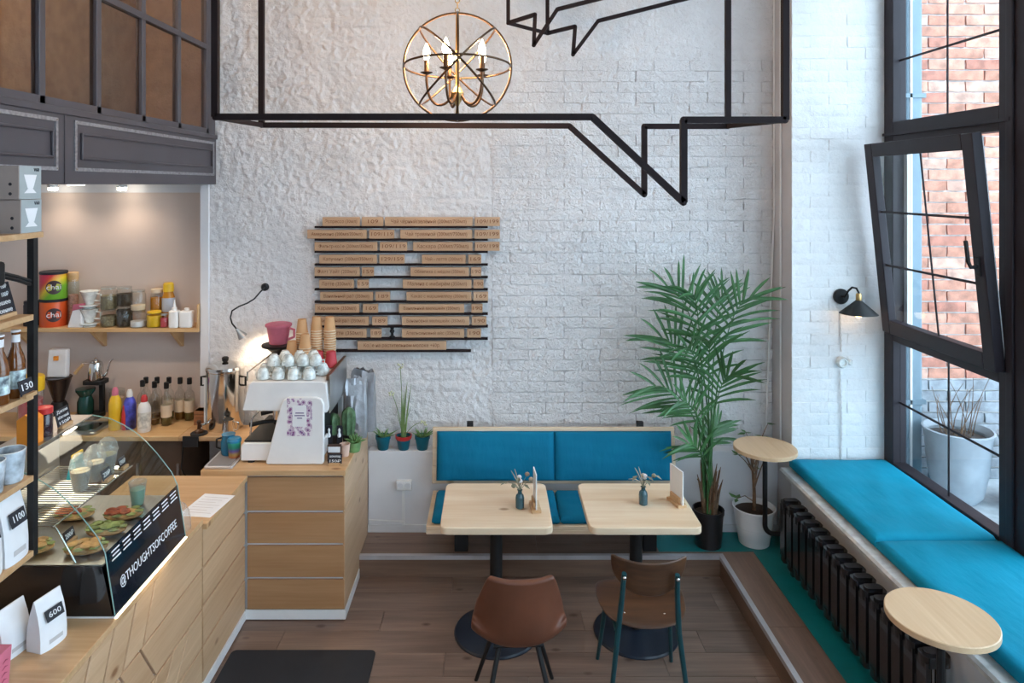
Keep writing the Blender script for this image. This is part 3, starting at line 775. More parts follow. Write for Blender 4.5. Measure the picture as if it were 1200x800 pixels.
for sx in (-1, 1):
    MB().tube([(sx*.125, -.287, .76), (sx*.13, -.26, .64), (sx*.145, -.225, .45), (sx*.20, -.27, 0)], [.012, .013, .014, .010], 10).build('leg', 'tealleg', wc)
    MB().cyl((sx*.16, .10, .44), (sx*.20, .235, 0), .014, .010, 10).build('leg', 'tealleg', wc)
    MB().ball((sx*.125, -.303, .745), (.009, .006, .009), 8, 6).build('bolt', 'steel', wc)
    MB().ball((sx*.10, -.10, .460), (.007, .007, .004), 8, 6).build('bolt', 'steel', wc)
MB().tube([(-.15, -.21, .435), (-.16, .10, .435), (.16, .10, .435), (.15, -.21, .435)], .011, 8).build('under_frame', 'tealleg', wc)
place(wc, (.765, 3.60, 0), math.radians(-3))

# floor mat
mt = MB().rrect(-1.45, -.648, 3.05, 3.905, 0, .010, .03).build('floor_mat', 'rubber', bev=.003)
tag(mt, 'black rubber floor mat lying in front of the counter', 'mat')

# ================================================================ WINDOW SEAT, RADIATOR, ROUND TABLES
tag(cushion('sill_cushion', 2.005, 2.652, 3.665, 4.725, .69, .765, 'sillcush', seed=21, n=18), 'turquoise window seat cushion reaching the white brick reveal', 'cushion', 'window seat cushions')
tag(cushion('sill_cushion', 2.005, 2.652, 2.30, 3.655, .69, .765, 'sillcush', seed=22, n=18), 'turquoise window seat cushion next to the nearer round table', 'cushion', 'window seat cushions')
rd = thing('radiator', 'black cast iron radiator of many sections under the window sill', 'radiator', (1.9, 3.8, PF))
sec = MB()
zb, zu = .20, .585
for xo in (1.875, 1.935):
    sec.tube([(xo, 0, zb+.02), (xo, 0, zu-.02)], .021, 8)
sec.rrect(1.850, 1.965, -.036, .036, zu-.05, zu-.004, .02, 3); sec.rrect(1.862, 1.95, -.024, .024, zu-.004, zu+.008, .018, 3); sec.rrect(1.850, 1.965, -.036, .036, zb, zb+.05, .02, 3)
sec.box(1.852, 1.868, -.034, .034, zb+.03, zu-.03)
sp = .0965; first = None
for i in range(16):
    d = 4.47-i*sp
    if first is None:
        first = sec.build('section', 'radiator', rd, 50, origin=(1.907, 0, zb)); first.location = Vector((1.907, d, zb))-WL[rd.name]
    else:
        o = first.copy(); COL.objects.link(o); o.location = Vector((1.907, d, zb))-WL[rd.name]
MB().cyl((1.907, 4.52, zu-.03), (1.907, 3.0, zu-.03), .016, n=10).cyl((1.907, 4.55, zb+.03), (1.907, 2.98, zb+.03), .016, n=10).build('header_pipe', 'radiator', rd)
for d in (4.40, 3.1):
    MB().box(1.88, 1.93, d-.015, d+.015, PF+.004, zb+.01).build('foot', 'radiator', rd)
MB().tube([(1.907, 2.98, zb+.03), (1.907, 2.93, zb+.03), (1.93, 2.91, zb+.03), (2.028, 2.91, zb+.03)], .013, 8).ball((1.907, 2.96, zb+.03), .026, 10, 8).build('valve', 'brushed', rd)
def wall_table(y, label):
    t = thing('round_table', label, 'table', (1.80, y, PF), 'round wall tables')
    q = Vector((1.80, y, 0)); ztop = .875
    MB().lathe([(.200, ztop-.024), (.2, ztop-.020), (.2, ztop-.003), (.197, ztop)], q, 48).build('tabletop', 'birch', t)
    MB().lathe([(.07, ztop-.030), (.07, ztop-.024)], q, 20).build('flange', 'black', t)
    pts = [(1.80, y, ztop-.03), (1.80, y, .36)]+arc((1.86, y, .36), .06, PI, 1.5*PI, (1, 0, 0), (0, 0, 1), 8)+[(2.029, y, .30)]
    MB().tube(pts, .016, 10).build('bent_pipe', 'black', t)
    MB().lathe([(.035, 0), (.035, .008)], (0, 0, 0), 16, mtx=Matrix.Translation((2.021, y, .30)) @ Matrix.Rotation(PI/2, 4, 'Y')).build('wall_flange', 'black', t)
    return t
wall_table(4.62, 'round birch wall table on bent black pipe beside the white pot')
wall_table(DZ(717, .875)-.02, 'round birch wall table on bent pipe over the near end of the radiator')

# ================================================================ PLANTS
def frond(base, tip, seed, nleaf=12, ll=.30):
    """arching palm frond: rachis with paired leaflets sweeping forward, one mesh"""
    q = random.Random(seed); base = Vector(base); tip = Vector(tip); d = Vector((tip.x-base.x, tip.y-base.y, 0)); hgt = tip.z-base.z
    pts = bez([base, base+Vector((0, 0, hgt*.55))+d*.02, base+Vector((0, 0, hgt*.98))+d*.42, tip], 22)
    m = MB(); m.tube(pts, [.008-.0065*i/22 for i in range(23)], 6)
    for i in range(nleaf):
        t = .60+.40*i/(nleaf-1); k = min(22, int(t*22)); p = pts[k]; tn = (pts[min(22, k+1)]-pts[max(0, k-2)]).normalized()
        side = tn.cross(Vector((q.uniform(-.2, .2), -1, .25))).normalized(); up = side.cross(tn).normalized()
        if up.z < 0: up = -up
        for s in (-1, 1):
            v0 = i/(nleaf-1); L = ll*(.72+.5*math.sin(PI*min(1, v0*.8+.15)))*q.uniform(.85, 1.1)
            dirv = (side*s*(1.1-.5*v0)+tn*(.55+.75*v0)+Vector((0, 0, .12))+Vector((q.uniform(-.13, .13), q.uniform(-.13, .13), q.uniform(-.1, .1)))).normalized()
            wv = dirv.cross(up).normalized(); wd = .0095*q.uniform(.8, 1.2); vs = []; n = 5; dr = q.uniform(.10, .26)
            for j in range(n+1):
                v = j/n; c = p+dirv*L*v+Vector((0, 0, -L*dr*v*v))
                wj = wd*(.35+2.6*v*(1-v)+.25*(1-v)) if j < n else .0006
                vs += [c-wv*wj+up*wj*.35, c+Vector((0, 0, -.0012)), c+wv*wj+up*wj*.35]
            fs = []
            for j in range(n):
                a = 3*j; fs += [(a, a+1, a+4, a+3), (a+1, a+2, a+5, a+4)]
            m.add(vs, fs)
    m.v = [(1.99+.02*math.tanh((x-1.99)/.02) if x > 1.99 else x, (4.99+.04*math.tanh((y-4.99)/.04) if y > 4.99 else y), z) for x, y, z in m.v]
    return m
pc = Vector((1.475, 4.78, PF+.004))
pm = thing('potted_palm', 'tall kentia palm with long fronds in a black pot', 'plant', pc)
MB().lathe([(.080, 0), (.085, .004), (.1, .225), (.106, .225), (.106, .25), (.098, .25), (.094, .215)], pc, 28, True, False).build('pot', 'blackpot', pm)
MB().lathe([(.095, .218), (.01, .228)], pc, 24, False, False).build('soil', 'soil', pm)
tr = MB(); q = random.Random(4)
for i in range(14):
    a = q.uniform(0, 6.28); r0 = q.uniform(.01, .05); b0 = pc+Vector((r0*math.cos(a), r0*math.sin(a), .215))
    tr.tube([b0, b0+Vector((.02*math.cos(a), .02*math.sin(a), q.uniform(.08, .2))), b0+Vector((.05*math.cos(a), .05*math.sin(a), q.uniform(.2, .36)))], [.014, .012, .002], 6)
tr.build('fibrous_base', 'trunk', pm)
TIPS = [(784, 338, 4.72, .30), (812, 345, 4.60, .28), (846, 346, 4.82, .27), (878, 350, 4.72, .30), (776, 396, 4.76, .32), (768, 452, 4.68, .32), (806, 408, 4.54, .30), (856, 440, 4.62, .28), (796, 470, 4.58, .25), (842, 496, 4.93, .20), (806, 520, 4.66, .22), (832, 400, 4.55, .30)]
for i, (px, py, D, ll) in enumerate(TIPS):
    tp = P(px, py, D); a = i*2.4
    frond(pc+Vector((.03*math.cos(a), .03*math.sin(a), .22)), tp, 50+i, 9, ll).build('frond', 'palm', pm, 60)
wp = Vector((1.80, 4.815, PF+.004))
fp = thing('potted_ficus', 'small ficus shrub in a white ribbed metal pot', 'plant', wp)
MB().lathe([(.095, 0), (.1, .004), (.108, .06), (.112, .065), (.117, .12), (.122, .125), (.13, .2), (.136, .235), (.143, .24), (.143, .25), (.134, .25), (.128, .215)], wp, 32, True, False).build('pot', 'whitemetal', fp)
MB().lathe([(.129, .216), (.01, .224)], wp, 24, False, False).build('soil', 'soil', fp)
q = random.Random(15); tw = MB()
tw.tube(bez([wp+Vector((0, 0, .21)), wp+Vector((.01, 0, .4)), wp+Vector((-.01, .04, .62))], 8), [.014-.0008*i for i in range(9)], 8)
ends = []
for i in range(11):
    a = q.uniform(0, 6.28); h0 = .38+.22*q.random(); s = wp+Vector((0, -.01, h0)); e = s+Vector((q.uniform(.06, .15)*math.cos(a), q.uniform(.03, .09)*math.sin(a), q.uniform(.0, .22)))
    if e.z > .72: e.y = max(e.y, 4.88)
    tw.tube(bez([s, s.lerp(e, .5)+Vector((0, 0, .03)), e], 5), [.006, .005, .004, .003, .003, .002], 6); ends.append(e)
ends.append(wp+Vector((-.13, -.04, .32))); tw.tube([wp+Vector((0, 0, .28)), wp+Vector((-.07, -.02, .33)), wp+Vector((-.13, -.04, .32))], .003, 6)
tw.build('branches', 'trunk', fp)
for e in ends:
    for k in range(3):
        a = q.uniform(0, 6.28); d = Vector((math.cos(a), math.sin(a), q.uniform(-.5, .3))).normalized(); s = d.cross(Vector((0, 0, 1))).normalized(); L = q.uniform(.045, .075); wd = L*.28
        up = s.cross(d)
        MB().add([e, e+d*L*.4+s*wd, e+d*L, e+d*L*.4-s*wd, e+d*L*.45-up*.006], [(0, 1, 4), (1, 2, 4), (2, 3, 4), (3, 0, 4)]).build('leaf', 'leaf', fp)

# small pots on the ledge
def ledge_pot(px, label, kind, m='tealpot', rimc=None):
    D = 5.005; c = Vector((X(px, D), D, .715))
    t = thing('ledge_plant', label, 'plant', c, 'small teal pots on the ledge')
    pr = [(.036, 0), (.038, .003), (.050, .075), (.054, .076), (.055, .098), (.051, .098), (.047, .08)]
    pot = MB().lathe(pr, c, 22, True, False).build('pot', m, t)
    if rimc: MB().lathe([(.0535, .072), (.058, .08), (.059, .10), (.053, .10)], c, 22, False, False).build('red_rim', rimc, pot)
    MB().lathe([(.049, .082), (.005, .086)], c, 16, False, False).build('soil', 'soil', t)
    q = random.Random(px)
    if kind == 'haworthia':
        for i in range(16):
            a = i*2.4; r = .018+.02*(i % 3); e = c+Vector((r*2*math.cos(a), r*1.5*math.sin(a), .115+q.uniform(.0, .035))); s = c+Vector((.008*math.cos(a), .008*math.sin(a), .084))
            MB().tube([s, s.lerp(e, .5), e], [.006, .005, .0008], 5).build('leaf', 'succ', t)
    else:
        for i, (dx, dz, w_) in enumerate(((-.04, .16, .004), (.0, .36, .006), (.03, .40, .007), (.018, .33, .006), (.045, .38, .006), (.06, .22, .004))):
            s = c+Vector((q.uniform(-.015, .015), 0, .083)); MB().tube(bez([s, s+Vector((dx*.3, 0, dz*.5)), s+Vector((dx, 0, dz))], 6), [w_, w_, w_, w_*.9, w_*.7, w_*.5, .001], 6).build('leaf', 'stem', t)
        for tip, b in (((X(469, D)-c.x, .61), 0), ((X(459, D)-c.x, .42), 1), ((X(497, D)-c.x, .21), 2)):
            s = c+Vector((0, 0, .083)); e = c+Vector((tip[0], 0, tip[1]-.02)); MB().tube(bez([s, s+Vector((tip[0]*.5, 0, tip[1]*.55)), e], 8), .0025, 6).build('flower_stem', 'stem', t)
            fm = MB()
            for k in range(8): fm.ball(e+Vector((q.uniform(-.02, .02), q.uniform(-.015, .015), q.uniform(-.018, .018))), .007, 6, 4)
            fm.build('flower', mat('pale_yellow_bloom_%d' % b, (.62, .62, .40), .7), t)
    return t
ledge_pot(449, 'short spiky succulent in a teal pot beside the worktop end', 'haworthia')
ledge_pot(473, 'tall pale flowering bulb in a teal pot with red rim', 'bulb', rimc='red')
ledge_pot(495, 'short spiky succulent in a teal pot beside the bench', 'haworthia')

# ================================================================ RIGHT-HAND WALL FITTINGS
yr = 4.743
sc = thing('wall_lamp', 'black cone wall lamp on the white brick reveal', 'lamp', P(986, 348, yr))
c = P(985, 347, yr)
RX = Matrix.Rotation(PI/2, 4, 'X')
MB().lathe([(.052, 0), (.052, .012), (.045, .02)], (0, 0, 0), 24, mtx=Matrix.Translation(c) @ RX).build('wall_plate', 'black', sc)
b0 = c+Vector((0, -.02, 0)); hx = c+Vector((.055, -.13, 0))
MB().tube([b0, b0+Vector((.003, -.03, .0)), b0+Vector((.012, -.055, .045)), b0+Vector((.028, -.08, .075)), b0+Vector((.045, -.10, .072)), hx+Vector((0, 0, .045)), hx+Vector((0, 0, .03))], .007, 8).build('gooseneck', 'black', sc)
MB().lathe([(.016, -.01), (.018, 0), (.018, .03), (.014, .04)], hx, 16).build('socket', 'brass', sc)
MB().lathe([(.118, -.095), (.024, -.012), (.018, -.006), (.018, -.010), (.022, -.016), (.114, -.095)], hx, 32, False, False).build('shade', 'black', sc)
MB().ball(hx+Vector((0, 0, -.092)), (.026, .026, .032), 14, 10).build('bulb', 'bulbdim', sc)
lamp('POINT', 'wall_lamp_light', hx+Vector((0, 0, -.14)), .15, (1, .66, .34), .03, parent=sc)
so = thing('ceramic_socket', 'white ceramic socket with plug on the reveal below the lamp', 'socket', P(987, 424, yr))
c = P(986, 424, yr)
MB().lathe([(.04, 0), (.04, .012), (.03, .028), (.03, .034), (.022, .034), (.02, .022)], (0, 0, 0), 20, True, True, mtx=Matrix.Translation(c) @ RX).build('socket_body', 'porcelain', so)
MB().lathe([(.018, 0), (.02, .012), (.012, .03)], (0, 0, 0), 14, mtx=Matrix.Translation(c+Vector((.05, -.002, .002))) @ RX).build('rotary_switch', 'porcelain', so)
cb = thing('twisted_cable', 'white twisted cable running from the wall lamp down the reveal', 'cable', P(986, 530, yr))
m = MB()
for ph in (0, PI):
    for za, zb2 in ((Z(362, yr), Z(412, yr)), (Z(434, yr), .70)):
        n = int((za-zb2)/.008); pts = []
        for i in range(n+1): z = za+(zb2-za)*i/n; a = i*.7+ph; pts.append((c.x-.012+.004*math.cos(a)+(.01*math.sin(i*.03)), yr-.008+.004*math.sin(a), z))
        m.tube(pts, .0032, 5)
m.build('cable', 'white', cb)
for k, (xa, xb, ya_) in enumerate(((907, 897, 5.03), (919.5, 920, 4.90))):
    D = ya_; xx = 2.018
    o = MB().tube([(X(xa, D) if k == 0 else xx, D, 4.59), (X(xa, D) if k == 0 else xx, D, 2.4), (X(xb, D) if k == 0 else xx, D, .72 if k == 0 else .70)], .006, 6).build('hanging_cord', 'white')
    tag(o, ['thin white cord hanging in the corner behind the palm', 'thin white cord running down the pier beside the reveal'][k], 'cord')
ot = thing('wall_outlet', 'white double power outlet on the ledge wall', 'outlet', (X(474, YL), YL, Z(573, YL)))
c = P(474, 567, YL)
MB().box(c.x-.055, c.x+.055, YL-.030, YL, c.z-.035, c.z+.035).build('housing', 'white', ot, bev=.006)
for dx in (-.026, .026):
    MB().lathe([(.021, 0), (.021, .004), (.018, .004), (.018, .001)], (0, 0, 0), 18, True, True, mtx=Matrix.Translation((c.x+dx, YL-.030, c.z)) @ RX).build('socket_ring', 'whitetrim', ot)
MB().box(c.x-.016, c.x+.002, YL-.012, YL, PF+.055, c.z-.035).build('conduit', 'white', ot)
co = MB().tube([(c.x-.007, YL-.016, .215), (c.x-.03, YL-.02, .215), (-.62, YL-.018, .222), (-.875, YL-.02, .235)], .005, 6).build('floor_cable', 'white')
tag(co, 'thin white cable running along the baseboard to the counter', 'cable')
# ================================================================ COUNTERS
CF = 4.19; CXL, CXR = -1.48, -.884; YE = YL-.003
cz = [(.062, .238), (.254, .441), (.457, .636), (.652, .852)]
ec = thing('counter_cabinet', 'plywood fronted cabinet under the espresso machine', 'cabinet', (-1.18, 4.5, 0))
MB().box(-1.72, CXR-.012, CF+.018, YE, 0.0, .868).build('body', 'whitetrim', ec)
for a, b in cz: MB().box(CXL+.012, CXR-.004, CF, CF+.018, a, b).build('front_panel', 'ply', ec, bev=.002)
MB().box(CXR-.012, CXR, CF+.004, YE, .655, .868).build('side_panel', 'ply_lit', ec, bev=.002)
MB().box(CXR-.012, CXR, CF+.004, YE, .062, .65).build('side_panel', 'ply_lit', ec, bev=.002)
MB().box(CXL, CXR+.004, CF+.002, CF+.018, 0, .058).build('plinth', 'white', ec); MB().box(CXR-.012, CXR+.004, CF+.018, 4.64, 0, .058).build('plinth', 'white', ec)
wt = MB().prism([(-2.12, 4.735, .868), (-1.74, 4.735, .868), (-1.74, CF-.02, .868), (CXR+.008, CF-.02, .868), (CXR+.008, YE, .868), (-2.04, YE, .868), (-2.04, 5.055, .868), (-2.12, 5.055, .868)], (0, 0, .032)).build('worktop', 'pinex', bev=.003)
tag(wt, 'thick pine worktop under the espresso machine', 'worktop')
bw = MB().prism([(-3.98, 4.735, .868), (-2.123, 4.735, .868), (-2.123, YN-.002, .868), (-3.98, YN-.002, .868)], (0, 0, .032)).build('worktop', 'shelfwood', bev=.003)
tag(bw, 'long honey coloured worktop against the beige niche wall', 'worktop')
for k, (a, b) in enumerate(((-3.98, -3.33), (-3.325, -2.68), (-2.675, -2.12))):
    t = thing('back_cabinet', ['dark brown base cabinet behind the glass case', 'dark brown base cabinet below the syrup bottles', 'dark brown base cabinet below the steel urn'][k], 'cabinet', ((a+b)/2, 5, 0), 'base cabinets of the niche')
    MB().box(a, b, 4.80, YN-.005, 0, .866).build('body', 'darkcab', t)
    n = (a+b)/2
    for u, v in ((a+.004, n-.002), (n+.002, b-.004)):
        d = MB().box(u, v, 4.782, 4.80, .09, .855).build('door', 'darkcab', t, bev=.003); MB().box(v-.03, v-.015, 4.770, 4.782, .55, .70).build('handle', 'brushed', d)
# counter run along the customer side
def run_cab(name, label, y0, y1, ztop):
    t = thing(name, label, 'cabinet', (-1.8, (y0+y1)/2, 0)); MB().box(-2.12, CXL-.018, y0, y1, 0, ztop).build('body', 'whitetrim', t)
    MB().box(CXL-.018, CXL+.004, y0, y1, 0, .052).build('plinth', 'white', t); return t
rc = run_cab('counter_cabinet', 'plywood cabinet with four stacked front boards at the counter corner', 3.578, CF, .838)
for a, b in cz: MB().box(CXL-.018, CXL, 3.582, CF-.002, a-.004, min(b, .842)).build('front_panel', 'ply_lit', rc, bev=.002)
r2 = run_cab('counter_cabinet', 'plywood cabinet with slanted chevron front boards below the glass case', 1.75, 3.572, .868)
def slat(y0t, y0b, y1t, y1b, z0, z1):     # slanted board between two oblique joints
    MB().prism([(CXL-.018, y0b, z0), (CXL-.018, y1b, z0), (CXL-.018, y1t, z1), (CXL-.018, y0t, z1)], (.018, 0, 0)).build('chevron_board', 'ply_lit', r2, bev=.0025)
g = .015
def rowb(z0, z1, start, w, sl, n):
    # boards from the far end towards the camera; sl = shift of the joint from top to bottom
    slat(start+g, start+sl+g, 3.568, 3.568, z0, z1); y = start
    for i in range(n): slat(y-w+g, y-w+sl+g, y, y+sl, z0, z1); y -= w
rowb(.648, .864, 3.065, .165, -.105, 7); rowb(.444, .640, 2.94, .165, .13, 6); rowb(.246, .436, 3.41, .165, -.16, 9); rowb(.058, .238, 3.30, .165, .13, 8)
w3 = MB().box(-2.14, CXL+.022, 3.575, CF-.022, .842, .872).build('worktop', 'pinex', bev=.003); tag(w3, 'pine worktop of the counter corner with paper sheet', 'worktop')
w4 = MB().box(-2.14, CXL+.004, 1.75, 3.571, .870, .898).build('worktop', 'pinex', bev=.003); tag(w4, 'pine worktop carrying the glass display case', 'worktop')
ps = MB().box(-.09, .09, -.13, .13, 0, .0015).build('paper_sheet', 'paper'); place(ps, (X(243, 3.78), 3.78, .872), math.radians(-8)); tag(ps, 'white printed paper sheet lying on the counter corner', 'paper')
lp = MB()
for i in range(7): lp.box(-.07, .07-.02*(i % 3), .09-.03*i, .094-.03*i, .0016, .0019)
lo = lp.build('print_lines', 'greywall', ps, origin=(0, 0, .0016)); lo.location = (0, 0, .0016)

# ================================================================ DISPLAY CASE
y0, y1 = 2.75, 3.38
dc = thing('display_case', 'curved glass pastry case with black base and printed front', 'display case', (-1.8, 3.06, .898))
prof = [(-1.482, .905), (-1.522, 1.155), (-1.55, 1.215), (-1.588, 1.265), (-1.624, 1.31), (-1.67, 1.36), (-1.72, 1.405), (-1.785, 1.445), (-1.85, 1.475), (-1.93, 1.49)]
def strip(pr, y0, y1, th, name, m, parent=None, smooth=40):
    b = MB(); n = len(pr); vs = []
    for x, z in pr: vs += [(x, y0, z), (x, y1, z)]
    for x, z in pr: vs += [(x-th*.7, y0, z-th*.7), (x-th*.7, y1, z-th*.7)]
    fs = []
    for i in range(n-1):
        a = 2*i; fs.append((a, a+1, a+3, a+2)); c = 2*n+a; fs.append((c, c+2, c+3, c+1))
        fs += [(a, a+2, c+2, c), (a+1, c+1, c+3, a+3)]
    fs += [(0, 2*n, 2*n+1, 1), (2*n-2, 2*n-1, 4*n-1, 4*n-2)]
    return b.add(vs, fs).build(name, m, parent, smooth)
MB().prism([(-1.492, y0, .906), (-1.535, y0, 1.10), (-2.09, y0, 1.10), (-2.09, y0, .906)], (0, y1-y0, 0)).build('base_box', mat('glossy_black_base', (.008, .009, .012), .12, coat=.5), dc)
MB().box(-2.09, -1.486, y0, y1, .898, .906).build('base_plate', 'whitetrim', dc)
fp_ = strip([(-1.482, .905), (-1.522, 1.155)], y0, y1, .006, 'front_panel', mat('glossy_black_panel', (.006, .010, .018), .12, coat=.6), dc)
strip(prof[1:], y0, y1, .004, 'curved_glass', 'caseglass', dc)
for y in (y0, y1):
    pl_ = [(-1.484, y, 1.10)]+[(x-.004, y, z-.003) for x, z in prof[1:]]+[(-2.09, y, 1.49), (-2.09, y, 1.10)]
    pl_[0] = (-1.515, y, 1.10)
    MB().prism(pl_, (0, .004 if y == y0 else -.004, 0)).build('side_glass', 'caseglass', dc)
    MB().tube([(x, y, z) for x, z in prof], .0024, 6).build('edge_trim', mat('glass_edge_green', (.25, .42, .38), .15), dc)
MB().box(-2.09, -1.93, y0, y1, 1.486, 1.492).build('top_shelf', 'brushed', dc)
MB().box(-2.10, -2.09, y0, y1, .898, 1.492).build('back_frame', 'brushed', dc)
MB().box(-2.088, -1.535, y0+.006, y1-.006, 1.10, 1.106).build('deck', 'brushed', dc)
rk = MB()
for i in range(30): y = y0+.02+i*.0203; rk.cyl((-2.085, y, 1.25), (-1.735, y, 1.25), .0022, n=5)
rk.cyl((-1.735, y0+.01, 1.25), (-1.735, y1-.01, 1.25), .004, n=6).cyl((-2.085, y0+.01, 1.25), (-2.085, y1-.01, 1.25), .004, n=6)
rk.build('wire_shelf', 'steel', dc)
pf = MB()
for i in range(30): y = y0+.02+i*.0203; pf.cyl((-2.088, y, 1.115), (-2.088, y, 1.245), .002, n=5)
MB().tube([(-1.735, y0+.02, 1.25), (-1.725, y0+.02, 1.24), (-1.65, y0+.02, 1.106)], .004, 6).build('shelf_bracket', 'steel', dc)
tx = text('@THOUGHTSOFCOFFEE', .075, 'paper', fp_, (-1.498, 3.065, 1.0), (0, 1, 0), (-.04, 0, .25), width=.50)
for i in range(7):
    z = 1.175; yy = y0+.06+i*.084
    d = Vector((-.04, 0, .25)).normalized(); c0 = Vector((-1.5135, yy, 1.122))
    o = MB(); w_ = .033
    for k, wd in ((0, .033), (1, .026), (2, .030)):
        a = c0-d*(.016-.016*k); o.prism([a+Vector((.002, -wd, 0)), a+Vector((.002, wd, 0)), a+Vector((.002, wd, 0))+d*.006, a+Vector((.002, -wd, 0))+d*.006], (.001, 0, .0005))
    o.build('price_print', 'paper', dc)
MB().box(CXL-.004, CXL+.0045, y0, y1, .8985, .904).build('led_strip', 'led', dc)
lamp('AREA', 'case_led', (-1.47, 3.065, .905), .5, (1, .85, .6), parent=dc, aim=(-1.30, 3.065, .6))
MB().box(-1.96, -1.95, y0+.02, y1-.02, 1.478, 1.486).build('added_led_bar', 'led', dc)  # bar and its light added to brighten the food inside
lamp('AREA', 'case_fill_light', (-1.95, 3.065, 1.47), .8, (1, .88, .70), parent=dc, aim=(-1.78, 3.065, 1.0))
# food in the case
def cup_dome(loc, label, fill):
    t = thing('dome_cup', label, 'cup', loc, 'clear dessert cups with dome lids')
    MB().lathe([(.030, 0), (.044, .10), (.047, .102), (.044, .102), (.028, .004)], loc, 20, True, False).build('cup', 'plasticclear', t)
    MB().lathe([(.027, .003), (.036, .055), (.039, .085), (.01, .09)], loc, 16).build('dessert', fill, t)
    MB().lathe([(.048, .100), (.048, .108), (.044, .112), (.040, .135), (.028, .155), (.012, .163), (.001, .164)], loc, 20, False, True).build('dome_lid', 'plasticclear', t)
    return t
cream = mat('cream_dessert', (.72, .60, .42), .6, var=.2, vs=30); olive = mat('olive_dessert', (.32, .28, .10), .6, var=.25, vs=30)
cup_dome((-1.825, 3.10, 1.2525), 'clear dome cup with cream dessert at the near end of the wire shelf', cream)
cup_dome((-1.815, 3.195, 1.2525), 'clear dome cup with cream dessert in the middle of the wire shelf', cream)
cup_dome((-1.81, 3.29, 1.2525), 'clear dome cup with olive dessert at the far end of the wire shelf', olive)
def price_tag(loc, s, label, wd=.07, ht=.045, rz=PI/2, base=True, tilt_=.25, cat='price tag'):
    t = thing('price_tag', label, cat, (0, 0, 0), 'black chalk price tags')
    if base: MB().box(-wd*.4, wd*.4, -.012, .012, 0, .014).build('base', 'pinex', t)
    b = MB().box(-wd/2, wd/2, -.0015, .0015, .010, .010+ht).xf(Matrix.Rotation(-tilt_, 4, 'X')).build('board', 'tag', t)
    u = Vector((0, math.sin(tilt_), math.cos(tilt_))); nrm = Vector((0, -math.cos(tilt_), math.sin(tilt_)))
    ln = s.split('\n'); k = len(ln)
    for i, q_ in enumerate(ln): text(q_, ht*.62/k*(1.0 if k == 1 else 1.25), 'chalk', b, u*(.010+ht*(1-(i+.5)/k))+nrm*.0016, (1, 0, 0), u, width=wd*.78)
    return place(t, loc, rz)
price_tag((-1.765, 2.93, 1.106), '200₽', 'black tag reading 200 in the pastry case')
price_tag((-1.752, 3.19, 1.2545), '220₽', 'black tag reading 220 before the dome cups'); 
price_tag((-1.752, 3.325, 1.2545), '190₽', 'black tag reading 190 at the far end of the wire shelf', wd=.06)
sc_ = Vector((-1.66, 3.275, 1.106))
t = thing('drink_cup', 'plastic cup of pale green drink in the pastry case', 'cup', sc_)
MB().lathe([(.026, 0), (.040, .11), (.036, .11), (.024, .004)], sc_, 18, True, False).build('cup', 'plasticclear', t)
MB().lathe([(.025, .003), (.033, .075), (.005, .078)], sc_, 16).build('drink', mat('green_drink', (.12, .34, .24), .4), t)
t = thing('teal_pouch', 'teal snack pouch on the wire shelf', 'pouch', (-1.92, 3.25, 1.2525))
MB().prism([(-1.95, 3.20, 1.2525), (-1.89, 3.20, 1.2525), (-1.915, 3.20, 1.35), (-1.925, 3.20, 1.35)], (0, .07, 0)).build('pouch', mat('teal_foil', (.0, .26, .32), .35), t); MB().box(-1.924, -1.916, 3.195, 3.275, 1.35, 1.365).build('top_seal', 'yellow', t)
meat = mat('red_filling', (.36, .07, .03), .5, var=.35, vs=40); bread = mat('bread_crust', (.52, .28, .10), .7, var=.25, vs=25, bump=.3); lettuce = mat('lettuce', (.20, .24, .07), .6, var=.3, vs=40)
def sandwich(loc, rz, label, top=meat):
    t = thing('sandwich', label, 'sandwich', (0, 0, 0), 'sandwiches in the pastry case')
    MB().ball((0, 0, .016), (.075, .045, .016), 16, 8).build('lower_bread', bread, t)
    q = random.Random(int(loc[1]*100)); m = MB()
    for i in range(9): m.ball((q.uniform(-.05, .05), q.uniform(-.03, .03), .033), (.022, .018, .007), 8, 5)
    m.build('filling', top, t)
    m = MB()
    for i in range(7): a = i*.9; m.ball((.06*math.cos(a), .04*math.sin(a), .028), (.02, .015, .004), 8, 4)
    m.build('lettuce_leaves', lettuce, t)
    place(t, loc, rz); t.scale = (1.1, 1.1, 1.15); return t
sandwich((-1.655, 3.14, 1.106), .15, 'open sandwich with red topping next to the green drink'); sandwich((-1.655, 3.0, 1.106), .1, 'open sandwich with lettuce in the middle of the deck', lettuce)
sandwich((-1.655, 2.85, 1.106), .2, 'open sandwich with lettuce nearest the side glass', bread); sandwich((-1.875, 2.85, 1.106), .2, 'plain bun on the deck under the wire shelf', bread); sandwich((-1.875, 3.14, 1.106), .2, 'red topped sandwich under the wire shelf')
t = thing('plastic_dome', 'clear plastic dome lid standing at the end of the case', 'lid', (-1.56, 3.455, .898))
MB().lathe([(.064, 0), (.068, .004), (.066, .05), (.058, .09), (.042, .12), (.02, .136), (.001, .14)], (-1.56, 3.455, .898), 24, False, True).build('dome', 'plasticclear', t)
